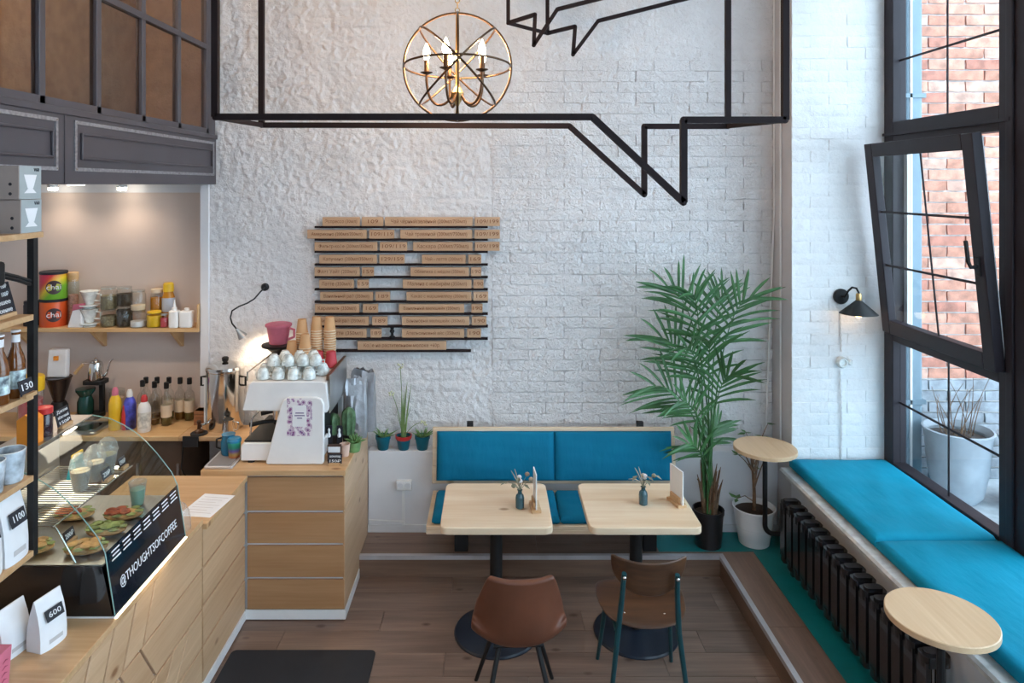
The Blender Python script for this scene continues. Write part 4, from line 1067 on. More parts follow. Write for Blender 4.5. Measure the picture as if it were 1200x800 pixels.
# things on top of the case
cc = (-2.0, 2.885, 1.492)
t = thing('jam_jar', 'dark jam jar with red lid on top of the glass case', 'jar', (-1.985, 3.10, 1.492))
MB().lathe([(.032, 0), (.034, .006), (.034, .09), (.028, .1)], (-1.985, 3.10, 1.492), 18).build('jar', mat('dark_jam', (.03, .012, .02), .1, coat=.5), t); MB().lathe([(.034, .1), (.034, .125), (.031, .127)], (-1.985, 3.10, 1.492), 18).build('lid', 'red', t)
t = thing('juice_carton', 'orange carton on top of the glass case', 'carton', (-1.985, 3.005, 1.492))
MB().box(-2.02, -1.95, 2.97, 3.04, 1.492, 1.60).build('box', 'orange', t); MB().prism([(-2.02, 2.97, 1.60), (-1.95, 2.97, 1.60), (-1.985, 2.97, 1.625)], (0, .07, 0)).build('gable', 'orange', t)
price_tag((-1.965, 3.22, 1.492), 'Джем\nяблочный\n150₽', 'black chalk sign in wooden base on top of the glass case', .10, .075, cat='sign')

# ================================================================ HANGING-SIDE RACK WITH PRODUCTS
RXp = -1.715
rk_ = thing('shelf_rack', 'black metal rack with pine shelves above the counter', 'rack', (-1.9, 2.3, .898))
for (x, y, z0) in ((RXp, 2.61, 1.222), (-2.10, 2.61, 1.222), (RXp, 1.95, .898), (-2.10, 1.95, .898)):
    MB().box(x-.0125, x+.0125, y-.0125, y+.0125, z0, 2.41).build('post', 'black', rk_)
zsh = [1.247, 1.525, 1.83, 2.122, 2.425]
for z in zsh: MB().box(-2.12, RXp+.013, 1.93, 2.597 if z < 2.4 else 2.655, z-.022, z).build('shelf', 'pinex', rk_, bev=.002)
cl = thing('clip_lamp', 'black clip-on spotlight fixed to the rack post', 'lamp', (-1.76, 2.45, 2.26))
MB().tube([(RXp-.0, 2.597, 2.245), (-1.725, 2.54, 2.268), (-1.745, 2.48, 2.29)], .007, 8).tube([(RXp-.0, 2.597, 2.232), (-1.725, 2.54, 2.256), (-1.745, 2.48, 2.278)], .007, 8).build('arm', 'black', cl)
MB().rrect(-1.80, -1.725, 2.40, 2.49, 2.245, 2.33, .02).build('head', 'black', cl, bev=.01)
def filter_box(z, label, ya, yb):
    t = thing('dripper_box', label, 'box', (-1.87, (ya+yb)/2, z), 'boxed coffee drippers')
    b = MB().box(-2.05, RXp+.005, ya, yb, z, z+.122).build('box', mat('taupe_card', (.36, .29, .26), .6), t)
    xf = RXp+.005
    f = MB().box(xf, xf+.001, ya+.004, yb, z, z+.122).build('printed_face', mat('pale_grey_card', (.36, .40, .41), .6), b)
    yc = (ya+yb)/2; m = MB(); X1 = xf+.0015
    m.prism([(X1, yc-.036, z+.09), (X1, yc+.036, z+.09), (X1, yc+.016, z+.04), (X1, yc-.016, z+.04)], (.0006, 0, 0)).prism([(X1, yc-.012, z+.04), (X1, yc+.012, z+.04), (X1, yc+.034, z+.022), (X1, yc-.034, z+.022)], (.0006, 0, 0)).build('dripper_print', 'paper', f)
    text('V60', .018, 'tag', f, (xf+.001, yb-.028, z+.108), (0, 1, 0), (0, 0, 1), width=.03)
    for k in (0, 1): MB().lathe([(.006, 0), (.006, .001)], (0, 0, 0), 10, mtx=Matrix.Translation((xf-.03-.0, ya, z+.02+k*.035)) @ RX).build('dot_print', 'tag', b)
    return t
filter_box(2.425, 'taupe boxed coffee dripper resting on the top rack shelf', 2.535, 2.652); filter_box(2.549, 'taupe boxed coffee dripper stacked on another box', 2.525, 2.65)
price_tag((-1.748, 2.49, 2.124), 'Дрип-пакеты 150₽\nКофе-шот 100₽\nи хорошее\nнастроение', 'large black chalk board with white lettering on the rack', .20, .115, PI/2+.12, cat='sign')
def beer(loc, label):
    t = thing('beer_bottle', label, 'bottle', loc, 'brown beer bottles on the rack'); c = Vector(loc)
    MB().lathe([(.028, 0), (.031, .005), (.031, .125), (.026, .15), (.014, .185), (.0125, .225), (.014, .228), (.014, .236)], c, 20).build('bottle', 'amber', t)
    MB().lathe([(.0145, .2), (.0135, .236), (.016, .237), (.0155, .243)], c, 16).build('foil_neck', 'paper', t)
    MB().lathe([(.0318, .035), (.0318, .10)], c, 20, False, False).build('label_wrap', mat('blue_white_label_%d' % len(WL), (.45, .55, .66), .5, var=.5, vs=40), t)
    return t
beer((-1.737, 2.55, 1.83), 'brown beer bottle beside the 130 tag on the rack'); beer((-1.737, 2.465, 1.83), 'brown beer bottle one place along the shelf from the 130 tag')
price_tag((-1.690, 2.55, 1.83), '130', 'black tag reading 130 in front of the beer bottles', .075, .055)
marble = mat('blue_marbled_ceramic', (.50, .56, .62), .4, var=.35, vs=18)
for k, (y, lb) in enumerate(((2.542, 'blue marbled ceramic cup beside the rack post'), (2.436, 'blue marbled ceramic cup on the rack away from the post'))):
    c = (-1.752, y, 1.525); t = thing('ceramic_cup', lb, 'cup', c, 'marbled cups on the rack')
    MB().lathe([(.036, 0), (.040, .004), (.050, .115), (.046, .115), (.037, .008)], c, 22, True, True).build('cup', marble, t); MB().ring(Vector(c)+Vector((0, 0, .114)), .048, .0025, n=22).build('rim', 'porcelain', t)
price_tag((-1.735, 2.34, 1.525), '250₽', 'black tag reading 250 on the rack beside a marbled cup', .09, .07)
def coffee_bag(loc, wd, dp, ht, label, num, m='paper', rz=0, sag=.2, grp='white coffee bags'):
    t = thing('coffee_bag', label, 'bag', (0, 0, 0), grp)
    # pillow bag: full at the bottom, closing to a crimped top edge; faces +x
    vs = []; n = 9; fs = []
    prof_ = [(0, .96, 1.0), (.03, 1.0, 1.0), (.25, 1, 1.0), (.5, 1, .86), (.72, .99, .58), (.88, .98, .26), (1.0, .97, .06)]
    for h, a, d in prof_:
        for i in range(n):
            u = -1+2*i/(n-1); vs.append((dp/2*d*(1-.25*abs(u)**3), wd/2*a*u, ht*h))
        for i in range(n):
            u = 1-2*i/(n-1); vs.append((-dp/2*d*(1-.25*abs(u)**3), wd/2*a*u, ht*h))
    q_ = 2*n
    for k in range(len(prof_)-1):
        for i in range(q_): j = (i+1) % q_; fs.append((k*q_+i, k*q_+j, (k+1)*q_+j, (k+1)*q_+i))
    fs += [tuple(range(q_-1, -1, -1)), tuple(range((len(prof_)-1)*q_, len(prof_)*q_))]
    if m == 'silverbag':
        rq = random.Random(int(loc[0]*1000+loc[1]*77))
        vs = [(x+rq.uniform(-1, 1)*.010*(.4+z/ht), y+rq.uniform(-1, 1)*.006, z+(rq.uniform(-.03, .012) if z > ht*.95 else rq.uniform(-.008, .008) if z > .01 else 0)) for x, y, z in vs]
    b = MB().add(vs, fs).build('bag', m, t, 25 if m == 'silverbag' else 40, origin=(0, 0, 0))
    if num:
        up = Vector((-.30*dp, 0, .36*ht)).normalized(); c0 = Vector((dp*.40, 0, ht*.66))
        k = MB(); w_ = wd*.32; h_ = ht*.11; s = Vector((0, 1, 0)); nn = s.cross(up)
        k.prism([c0-s*w_-up*h_, c0+s*w_-up*h_, c0+s*w_+up*h_, c0-s*w_+up*h_], nn*.002)
        tg = k.build('number_tag', 'tag', t); text(num, h_*1.3, 'chalk', tg, c0+nn*.0022, s, up, width=w_*1.4)
    MB().box(dp*.5, dp*.5+.0008, -wd*.25, wd*.25, ht*.12, ht*.2).build('print_label', 'greywall', t)
    return place(t, loc, rz)
coffee_bag((-1.747, 2.525, 1.247), .125, .085, .235, 'white coffee bag tagged 1100 beside the rack post', '1100'); coffee_bag((-1.75, 2.392, 1.247), .125, .085, .235, 'white tagged coffee bag one place along from the rack post', '1100')
coffee_bag((-1.655, 2.60, .898), .115, .085, .185, 'white coffee bag tagged 600 standing on the counter', '600', rz=-.25); coffee_bag((-1.76, 2.55, .898), .12, .085, .175, 'plain white coffee bag behind the one tagged 600', None, rz=-.2)
pb = thing('pink_box', 'pink patterned gift bag beside the white coffee bags', 'box', (-1.70, 2.33, .898))
pbb = MB().prism([(-1.80, 2.26, .898), (-1.655, 2.26, .898), (-1.645, 2.26, 1.03), (-1.81, 2.26, 1.03)], (0, .135, 0)).build('box', 'pink', pb)
for i in range(4):
    for j in range(3):
        y = 2.285+.04*j; z = .925+.022*i; MB().prism([(-1.6525+z*.0+.0006+(z-.898)*.076, y-.015, z), (-1.6525+.0006+(z-.898)*.076, y, z+.008), (-1.6525+.0006+(z-.898)*.076, y+.015, z), (-1.6525+.0006+(z-.898)*.076, y, z+.003)], (.0008, 0, 0)).build('zigzag_print', mat('dark_pink_%d%d' % (i, j), (.36, .05, .11), .6), pbb)
MB().tube([(-1.75, 2.30, 1.03), (-1.74, 2.31, 1.06), (-1.71, 2.33, 1.06), (-1.70, 2.34, 1.03)], .004, 6).build('handle', 'rednap', pb)
# ================================================================ ESPRESSO MACHINE
mx = (-1.27, 4.54, .90)
em = thing('espresso_machine', 'white espresso machine with floral sticker on its side panel', 'espresso machine', mx)
FY = 4.255
def xz(pts, y): return [(X(a, 4.27), y, Z(b, 4.27)) for a, b in pts]
MB().prism(xz([(281, 541), (281, 523), (284, 520), (340, 520), (376, 520), (376, 541)], 4.285), (0, .51, 0)).build('base', 'whitemetal', em, bev=.006)
up_ = MB().prism(xz([(283, 480), (284, 478), (291, 450), (295, 447.5), (378, 447.5), (382, 450), (385, 478), (383, 484), (378, 484), (376, 482), (285, 482)], 4.275), (0, .53, 0)).build('upper_body', 'whitemetal', em, bev=.008, seg=3)
chk = [(312, 541), (330, 474), (333, 468), (339, 465), (371, 465), (377, 467), (380, 473), (380, 541), (378, 543), (314, 543)]
sp_ = MB().prism(xz(chk, FY), (0, .03, 0)).build('side_panel', 'whitemetal', em, bev=.006, seg=3); MB().prism(xz(chk, 4.79), (0, .03, 0)).build('side_panel', 'whitemetal', em, bev=.006, seg=3)
MB().box(X(345, 4.27), X(374, 4.27), 4.286, 4.789, 1.02, 1.215).build('rear_housing', 'black', em)
MB().box(X(284, 4.27), X(342, 4.27), 4.30, 4.775, 1.022, 1.034).build('drip_tray', 'black', em, bev=.004)
for y in (4.42, 4.64):
    g_ = MB().lathe([(.036, 1.13), (.036, 1.215)], (X(318, 4.27), y, 0), 20).build('group_head', 'steel', em)
    MB().lathe([(.034, 1.10), (.036, 1.13)], (X(318, 4.27), y, 0), 18).tube([(X(318, 4.27), y, 1.115), (X(300, 4.27), y-.02, 1.112), (X(285, 4.27), y-.04, 1.10)], [.01, .013, .015], 10).build('portafilter', 'black', em)
MB().tube([(X(300, 4.27), 4.33, 1.21), (X(292, 4.27), 4.32, 1.16), (X(290, 4.27), 4.32, 1.06)], .006, 8).build('steam_wand', 'steel', em)
for x in (X(292, 4.27), X(370, 4.27)):
    for y in (4.31, 4.76): MB().lathe([(.022, .90), (.022, .916)], (x, y, 0), 12).build('foot', 'black', em)
MB().box(-1.022, -1.004, 4.30, 4.80, 1.40, 1.432).build('cup_rail', 'walnut', em, bev=.003); MB().box(-1.004, -.998, 4.30, 4.80, 1.20, 1.43).build('guard_panel', 'brushed', em)
MB().tube([(X(288, 4.27), 4.30, 1.40), (X(288, 4.27), 4.30, 1.45), (X(288, 4.27), 4.78, 1.45), (X(288, 4.27), 4.78, 1.40)], .005, 6).build('cup_rail', 'steel', em)
def floral():
    m, nt, b = new_mat('floral_sticker'); b.inputs['Roughness'].default_value = .5
    v = coords(nt, rnd=False); vo = nt.nodes.new('ShaderNodeTexVoronoi'); vo.inputs['Scale'].default_value = 42; nt.links.new(v, vo.inputs['Vector'])
    sh = ramp(nt, vo.outputs['Distance'], [(0, (.45, .05, .08)), (.25, (.12, .06, .25)), (.42, (.75, .62, .66)), (.5, (.28, .12, .3)), (.62, (.78, .74, .76))])
    nt.links.new(sh, b.inputs['Base Color']); return m
st = MB().box(X(336, 4.25), X(365.5, 4.25), FY-.0015, FY-.0003, Z(511, 4.25), Z(467, 4.25)).build('sticker', floral(), em)
MB().box(X(342.5, 4.25), X(359, 4.25), FY-.0025, FY-.0016, Z(500, 4.25), Z(475, 4.25)).build('sticker_centre', 'paper', st)
ln = MB()
for i, wd in enumerate((5, 6, 3)): ln.box(X(351-wd, 4.25), X(351+wd, 4.25), FY-.003, FY-.0026, Z(484+3.0*i, 4.25)-.003, Z(484+3.0*i, 4.25)+.003)
ln.build('sticker_lines', mat('violet_print', (.12, .07, .22), .6), st)
# porcelain cups on the warmer
q = random.Random(11)
cupm = MB().lathe([(.040, 0), (.041, .004), (.038, .035), (.026, .06), (.020, .062), (.020, .068), (.017, .068)], (0, 0, 0), 20)
def pcup(loc, label, rz):
    global pc0
    if pc0 is None:
        t = thing('porcelain_cup', label, 'cup', (0, 0, 0), 'porcelain cups on the espresso machine')
        MB().lathe([(.040, 0), (.041, .004), (.038, .035), (.026, .06), (.020, .062), (.020, .068), (.017, .068)], (0, 0, 0), 20).build('cup', mat('celadon_porcelain', (.70, .75, .73), .15, var=.22, vs=30, coat=.5), t)
        MB().tube([(.038, 0, .03), (.058, 0, .032), (.056, 0, .012), (.039, 0, .01)], .004, 6).build('handle', 'porcelain', t); pc0 = t; place(t, loc, rz)
    else: t = dup(pc0, loc, rz, label)
    return t
pc0 = None
zt_ = 1.4045
rows = [(4.335, [-1.42, -1.325, -1.23, -1.135]), (4.435, [-1.44, -1.35, -1.255, -1.16, -1.075]), (4.535, [-1.42, -1.325, -1.23, -1.135])]
n = 0
for y, xs in rows:
    for x in xs: pcup((x, y, zt_), 'pale green porcelain cup upside down on the machine top', q.uniform(0, 6.28)); n += 1
for x, y in ((-1.37, 4.39), (-1.28, 4.39), (-1.19, 4.40), (-1.11, 4.40), (-1.33, 4.49), (-1.235, 4.485), (-1.15, 4.50)): pcup((x, y, zt_+.0685), 'pale green porcelain cup balanced upside down on other cups', q.uniform(0, 6.28))
# paper cup stacks
def cup_stack(px, D, ncup, label):
    x = X(px, D); t = thing('paper_cup_stack', label, 'cups', (x, D, zt_), 'stacks of kraft cups on the espresso machine')
    for i in range(ncup):
        z = zt_+i*.0165
        last = i == ncup-1
        MB().lathe([(.0405, 0), (.0415, .003), (.0405, .008), (.0385, .012)]+([(.028, .095), (.025, .095), (.025, .09)] if last else [(.036, .03)]), (x, D, z), 18).build('cup', 'cardboard', t)
        MB().ring((x, D, z+.004), .0405, .0032, n=18, k=5).build('rim', 'cuprim', t)
    return t
cup_stack(354, 4.72, 13, 'tall kraft cup stack nearest the coffee grinder'); cup_stack(371, 4.72, 14, 'tall kraft cup stack in the middle of the machine top'); cup_stack(386.5, 4.72, 14, 'tall kraft cup stack nearest the wooden cup rail'); cup_stack(357.5, 4.635, 8, 'half-height kraft cup stack among the red cups'); cup_stack(342, 4.65, 5, 'shortest kraft cup stack on the machine top')
for k, px in enumerate((373, 388)):
    c = (X(px, 4.62), 4.62, zt_); t = thing('red_cup', 'red paper cup upside down before the kraft stacks', 'cup', c, 'red paper cups on the machine')
    MB().lathe([(.042, 0), (.043, .003), (.040, .012), (.030, .1), (.027, .1), (.027, .095)], c, 20).build('cup', 'rednap', t); MB().ring(Vector(c)+Vector((0, 0, .004)), .042, .003, n=20, k=5).build('rim', 'rednap', t)
# grinder with pink hopper behind the machine
gl = (X(327, 4.90), 4.89, .90); c = Vector(gl)
t = thing('coffee_grinder', 'white coffee grinder with pink hopper behind the espresso machine', 'grinder', gl)
MB().rrect(c.x-.085, c.x+.085, c.y-.06, c.y+.06, .90, 1.42, .03).build('body', 'whitemetal', t, bev=.008)
MB().lathe([(.03, 1.42), (.085, 1.47), (.115, 1.478), (.115, 1.492), (.06, 1.497)], (c.x, c.y, 0), 24).build('collar', 'black', t)
MB().lathe([(.062, 1.495), (.078, 1.60), (.082, 1.615), (.09, 1.618), (.09, 1.632), (.08, 1.636)], (c.x, c.y, 0), 24).build('hopper', 'pink', t)
MB().tube([(c.x+.08, c.y-.03, 1.61), (c.x+.12, c.y-.04, 1.60), (c.x+.12, c.y-.04, 1.55), (c.x+.075, c.y-.03, 1.53)], .009, 8).build('handle', 'pink', t)
# silver coffee bags, cacti, signs at the worktop end
coffee_bag((-.92, 4.735, .90), .14, .085, .40, 'large silver coffee bag beside the tall cactus', None, 'silverbag', -1.45, grp='silver coffee bags')
coffee_bag((-.90, 4.868, .90), .17, .085, .43, 'large silver coffee bag against the brick wall', None, 'silverbag', -1.7, grp='silver coffee bags')
coffee_bag((-1.10, 4.91, .90), .15, .07, .40, 'large silver coffee bag behind the machine corner', None, 'silverbag', -1.55, grp='silver coffee bags')
def cactus(px, D, r, h, label, potm='blackpot', m='cactus'):
    c = Vector((X(px, D), D, .90)); t = thing('potted_cactus', label, 'plant', c, 'cacti on the worktop')
    MB().lathe([(r*.85, 0), (r*1.1, .055), (r*1.18, .055), (r*1.18, .07), (r*1.05, .07), (r*1.0, .06)], c, 18).build('pot', potm, t)
    vs = []; fs = []; n = 24; L = 10
    for k in range(L+1):
        u = k/L; rr = r*(.82+.25*math.sin(u*PI*.8))*math.sqrt(max(0, 1-max(0, (u-.72)/.28)**2)) if u < 1 else .001
        for i in range(n): a = 2*PI*i/n; q_ = rr*(1+.16*math.cos(8*a)); vs.append(c+Vector((q_*math.cos(a), q_*math.sin(a), .055+h*u)))
    for k in range(L):
        for i in range(n): j = (i+1) % n; fs.append((k*n+i, k*n+j, (k+1)*n+j, (k+1)*n+i))
    MB().add(vs, fs).build('ribbed_stem', m, t, 80); return t
cactus(391, 4.60, .034, .15, 'dark ribbed cactus beside the espresso machine'); cactus(408.5, 4.60, .038, .19, 'taller grey-green ribbed cactus before the silver bags')
c = Vector((X(415, 4.48), 4.48, .90)); t = thing('potted_succulent', 'bright green rosette succulent in a mossy pot', 'plant', c)
MB().lathe([(.036, 0), (.046, .055), (.044, .06), (.03, .058)], c, 18).build('pot', 'succ', t)
for i in range(22):
    a = i*2.4; r = .012+.0022*i; e = c+Vector((r*1.3*math.cos(a), r*1.3*math.sin(a), .115-.0022*i)); s = c+Vector((r*.3*math.cos(a), r*.3*math.sin(a), .06)); MB().tube([s, s.lerp(e, .6), e], [.006, .007, .001], 5).build('leaf', 'succ', t)
c = Vector((X(404, 4.40), 4.40, .90)); t = thing('clay_cup', 'small pale terracotta cup on the worktop', 'cup', c)
MB().lathe([(.024, 0), (.026, .003), (.034, .075), (.030, .075), (.023, .01)], c, 20).build('cup', 'terracotta', t); MB().ring(c+Vector((0, 0, .074)), .032, .0025, n=20).build('rim', 'terracotta', t)
price_tag((X(392, 4.245), 4.25, .90), 'шоколад\n150₽', 'black tag with wooden base at the worktop edge', .085, .055, 0, cat='price tag')
t = thing('chocolate_bar', 'dark chocolate bar with white label leaning behind the tag', 'chocolate', (X(392, 4.32), 4.32, .90))
MB().box(X(384, 4.32), X(400, 4.32), 4.31, 4.33, .90, 1.0).build('bar', mat('chocolate_wrap', (.07, .03, .02), .5), t); MB().box(X(385, 4.32), X(399, 4.32), 4.308, 4.31, .955, .99).build('label', 'paper', t)
for k, px in enumerate((386, 398)):
    t = thing('table_number', 'small black stand with white figure among the cacti', 'sign', (X(px, 4.46), 4.46, .90), 'small black stands among the cacti')
    MB().box(X(px, 4.46)-.018, X(px, 4.46)+.018, 4.455, 4.46, .90, 1.07).build('plate', 'tag', t); cx_ = X(px, 4.46)
    MB().lathe([(.009, 0), (.012, .01), (.006, .03), (.009, .045), (.001, .058)], (cx_, 4.449, 1.0), 10).build('white_figure', 'paper', t)
# barista side: tray, mug, keep cup
t = thing('drip_mat', 'grey bar mat on the worktop beside the machine base', 'mat', (-1.645, 4.30, .90)); MB().rrect(-1.73, -1.56, 4.19, 4.46, .90, .915, .012).build('mat', 'alu', t, bev=.003)
MB().rrect(-1.715, -1.575, 4.205, 4.445, .915, .917, .01).build('mat_surface', mat('grey_rubber', (.24, .22, .22), .7), t)
c = Vector((-1.60, 4.34, .917)); t = thing('travel_cup', 'rainbow travel cup with blue lid on the bar mat', 'cup', c)
def rainbow():
    m, nt, b = new_mat('rainbow_glaze'); b.inputs['Roughness'].default_value = .3
    tc = nt.nodes.new('ShaderNodeTexCoord'); sp = nt.nodes.new('ShaderNodeSeparateXYZ'); nt.links.new(tc.outputs['Object'], sp.inputs[0]); ml = nt.nodes.new('ShaderNodeMath'); ml.operation = 'MULTIPLY'; ml.inputs[1].default_value = 10; nt.links.new(sp.outputs[2], ml.inputs[0])
    nt.links.new(ramp(nt, ml.outputs[0], [(0, (.45, .08, .03)), (.25, (.35, .22, .05)), (.45, (.10, .05, .25)), (.65, (.0, .18, .12)), (.9, (.02, .30, .22))]), b.inputs['Base Color']); return m
MB().lathe([(.030, 0), (.034, .004), (.040, .095), (.036, .095)], c, 22).build('cup', rainbow(), t); MB().lathe([(.043, .095), (.044, .108), (.036, .118), (.03, .114)], c, 22).build('lid', mat('blue_lid', (.01, .20, .38), .35), t)
c = Vector((-1.655, 4.39, .917)); t = thing('milk_jug', 'blue enamel jug behind the travel cup', 'jug', c)
MB().lathe([(.040, 0), (.046, .01), (.046, .075), (.038, .11), (.042, .125), (.038, .125)], c, 22).build('jug', mat('blue_enamel', (.02, .16, .28), .25), t); MB().tube([c+Vector((-.044, 0, .1)), c+Vector((-.075, 0, .09)), c+Vector((-.075, 0, .04)), c+Vector((-.046, 0, .03))], .006, 6).build('handle', 'black', t)

# ================================================================ NICHE SHELF
zs_ = 1.572
sh_ = thing('wall_shelf', 'long honey wood shelf on brackets in the niche', 'shelf', (-3, 5.14, 1.45))
MB().box(-3.95, -2.125, 5.03, YN-.001, zs_-.028, zs_).build('board', 'shelfwood', sh_, bev=.002); MB().box(-2.125, -2.117, 5.03, YN-.001, zs_-.028, zs_+.17).build('end_board', 'shelfwood', sh_)
for px in (28, 115, 207):
    x = X(px, 5.15); MB().prism([(x-.011, 5.05, zs_-.028), (x-.011, YN-.001, zs_-.028), (x-.011, YN-.001, zs_-.175), (x-.011, YN-.02, zs_-.175)], (.022, 0, 0)).build('bracket', 'shelfwood', sh_)
def tin(px, z, label, cols):
    D = 5.14; c = Vector((X(px, D), D, z)); t = thing('chai_tin', label, 'tin', c, 'chai tins on the niche shelf')
    m, nt, b = new_mat('printed_tin_%d' % len(WL)); b.inputs['Roughness'].default_value = .35
    tc = nt.nodes.new('ShaderNodeTexCoord'); sp = nt.nodes.new('ShaderNodeSeparateXYZ'); nt.links.new(tc.outputs['Object'], sp.inputs[0])
    ad = nt.nodes.new('ShaderNodeMath'); ad.operation = 'MULTIPLY_ADD'; ad.inputs[1].default_value = -1.0; nt.links.new(sp.outputs[0], ad.inputs[0]); nt.links.new(sp.outputs[2], ad.inputs[2])
    ml = nt.nodes.new('ShaderNodeMath'); ml.operation = 'MULTIPLY_ADD'; ml.inputs[1].default_value = 5; nt.links.new(ad.outputs[0], ml.inputs[0]); ml.inputs[2].default_value = .1
    nt.links.new(ramp(nt, ml.outputs[0], cols), b.inputs['Base Color'])
    b_ = MB().lathe([(.088, 0), (.09, .004), (.09, .180), (.088, .183)], c, 32).build('can', m, t)
    MB().lathe([(.0915, .18), (.0925, .184), (.0925, .197), (.088, .199), (.086, .196)], c, 32).build('lid', 'tag', t)
    # round emblem bent round the can
    vs = []; n_ = 22; A = 0.0
    uu = Vector((-c.x, -c.y, 0)).normalized(); a0 = math.atan2(uu.y, uu.x)
    def onc(u, v, r): a = a0+u/.09; return c+Vector((r*math.cos(a), r*math.sin(a), .088+v))
    vs = [onc(0, 0, .0912)]+[onc(.052*math.cos(2*PI*i/n_), .050*math.sin(2*PI*i/n_), .0912) for i in range(n_)]
    e = MB().add(vs, [(0, 1+i, 1+(i+1) % n_) for i in range(n_)]).build('emblem', mat('dark_emblem_%d' % len(WL), (.05, .025, .03), .45), b_)
    text('chai', .052, 'paper', e, c+uu*.0925+Vector((0, 0, .09)), (-uu.y, uu.x, 0), (0, 0, 1), width=.092)
    return t
tin(63, zs_, 'orange chai tin standing on the niche shelf', [(0, (.62, .08, .02)), (1, (.72, .12, .02))]); tin(63, zs_+.2, 'red yellow and green chai tin stacked on the orange one', [(.15, (.16, .42, .03)), (.45, (.75, .55, .03)), (.75, (.62, .06, .05)), (.95, (.60, .03, .08))])
def jar(px, D, z, r, h, label, fill, fh, lid=None, cat='jar', grp='glass jars on the niche shelf'):
    c = Vector((X(px, D), D, z)); t = thing('glass_jar', label, cat, c, grp)
    MB().lathe([(r*.93, 0), (r, .006), (r, h*.78), (r*.82, h*.88), (r*.82, h*.96)], c, 20, True, False).build('jar', 'jarglass', t)
    MB().lathe([(r*.88, .006), (r*.93, .01), (r*.93, fh), (.005, fh+.004)], c, 16).build('contents', fill, t)
    MB().lathe([(r*.86, h*.90), (r*.88, h*.91), (r*.88, h), (r*.8, h)], c, 20).build('lid', lid or 'jarglass', t); return t
DS = 5.10
jar(127.5, DS, zs_, .058, .125, 'squat glass jar of tea leaves under another jar', 'green_tea', .08); jar(127.5, DS, zs_+.125, .058, .165, 'glass jar of greenish tea stacked beside the dark tea', 'green_tea', .10)
jar(146, DS, zs_, .056, .15, 'glass jar of dark tea under another dark jar', 'darktea', .125); jar(146, DS, zs_+.15, .056, .14, 'glass jar of dark tea stacked on a dark jar', 'darktea', .09)
jar(162, 5.08, zs_, .056, .12, 'squat glass jar with white contents beside the yellow lidded jar', 'paper', .045); jar(162, 5.08, zs_+.12, .052, .15, 'tall clear jar stacked over white contents', 'cuprim', .04)
jar(181, 5.08, zs_, .055, .115, 'yellow jar of honey on the niche shelf', 'yellow', .085, 'yellow'); jar(184, 5.19, zs_, .048, .26, 'tall amber jar at the back of the niche shelf', 'honey', .20, 'cuprim')
jar(192.5, 5.06, zs_, .028, .10, 'small dark red jar before the honey bottle', 'rednap', .07, 'brushed')
def jug(px, D, z, label, wd=.05, h=.125, spout=False):
    c = Vector((X(px, D), D, z)); t = thing('white_bottle', label, 'bottle', c, 'white bottles on the niche shelf')
    MB().rrect(c.x-wd, c.x+wd, c.y-.035, c.y+.035, z, z+h, .02).build('bottle', 'white', t, bev=.01, seg=3)
    MB().lathe([(.018, h), (.018, h+.018), (.012, h+.022)]+([(.008, h+.04), (.003, h+.075)] if spout else []), c, 14).build('cap', 'white', t); return t
jug(204.5, 5.06, zs_, 'white squeeze bottle with pointed spout on the niche shelf', .034, .125, True); jug(219, 5.07, zs_, 'broad white canister at the shelf end board', .048, .12)
c = Vector((X(197.5, 5.17), 5.17, zs_)); t = thing('honey_bottle', 'honey bottle with yellow cap standing behind the white bottles', 'bottle', c)
MB().lathe([(.042, 0), (.045, .005), (.045, .2), (.03, .245)], c, 20).build('bottle', 'honey', t); MB().lathe([(.038, .245), (.036, .30), (.028, .31)], c, 18).build('cap', 'yellow', t); MB().lathe([(.0458, .1), (.0458, .2)], c, 20, False, False).build('label_wrap', mat('grey_label', (.42, .45, .52), .5), t)
c = Vector((X(86, 5.17), 5.17, zs_)); t = thing('cork_bottle', 'tall clear bottle with a cork beside the chai tins', 'bottle', c)
MB().lathe([(.036, 0), (.038, .005), (.038, .30), (.034, .335)], c, 20, True, False).build('bottle', 'jarglass', t); MB().lathe([(.032, .32), (.036, .345), (.036, .385), (.034, .387)], c, 18).build('cork', 'shelfwood', t); MB().lathe([(.03, .006), (.033, .22), (.004, .225)], c, 14).build('contents', mat('pink_salt', (.50, .27, .20), .8, var=.2, vs=90), t)
c = Vector((X(90, 5.07), 5.07, zs_)); t = thing('snack_pouch', 'pink and white pouch on the shelf beside the drippers', 'pouch', c)
MB().prism([c+Vector((-.06, -.02, 0)), c+Vector((.05, -.02, 0)), c+Vector((.035, -.005, .13)), c+Vector((-.02, -.005, .16))], (0, .035, 0)).build('pouch', 'paper', t, bev=.008); MB().prism([c+Vector((-.028, -.013, .12)), c+Vector((.05, -.013, .14)), c+Vector((.062, -.013, .175)), c+Vector((-.02, -.013, .165))], (0, .02, 0)).build('pink_flap', 'pink', t)
def dripper(px, z, label):
    D = 5.10; c = Vector((X(px, D), D, z)); t = thing('coffee_dripper', label, 'dripper', c, 'white ceramic drippers')
    MB().lathe([(.045, 0), (.048, .008), (.03, .016), (.026, .03), (.062, .125), (.066, .128), (.062, .13), (.024, .04)], c, 22, True, False).build('cone', 'porcelain', t); MB().lathe([(.068, .022), (.068, .028), (.03, .03)], c, 22).build('saucer', 'porcelain', t)
    MB().tube([c+Vector((.055, -.01, .11)), c+Vector((.09, -.015, .105)), c+Vector((.088, -.015, .06)), c+Vector((.042, -.01, .06))], .007, 8).build('handle', 'porcelain', t); return t
dripper(105, zs_, 'white ceramic dripper standing on the niche shelf'); dripper(105, zs_+.1305, 'white ceramic dripper stacked on another dripper')
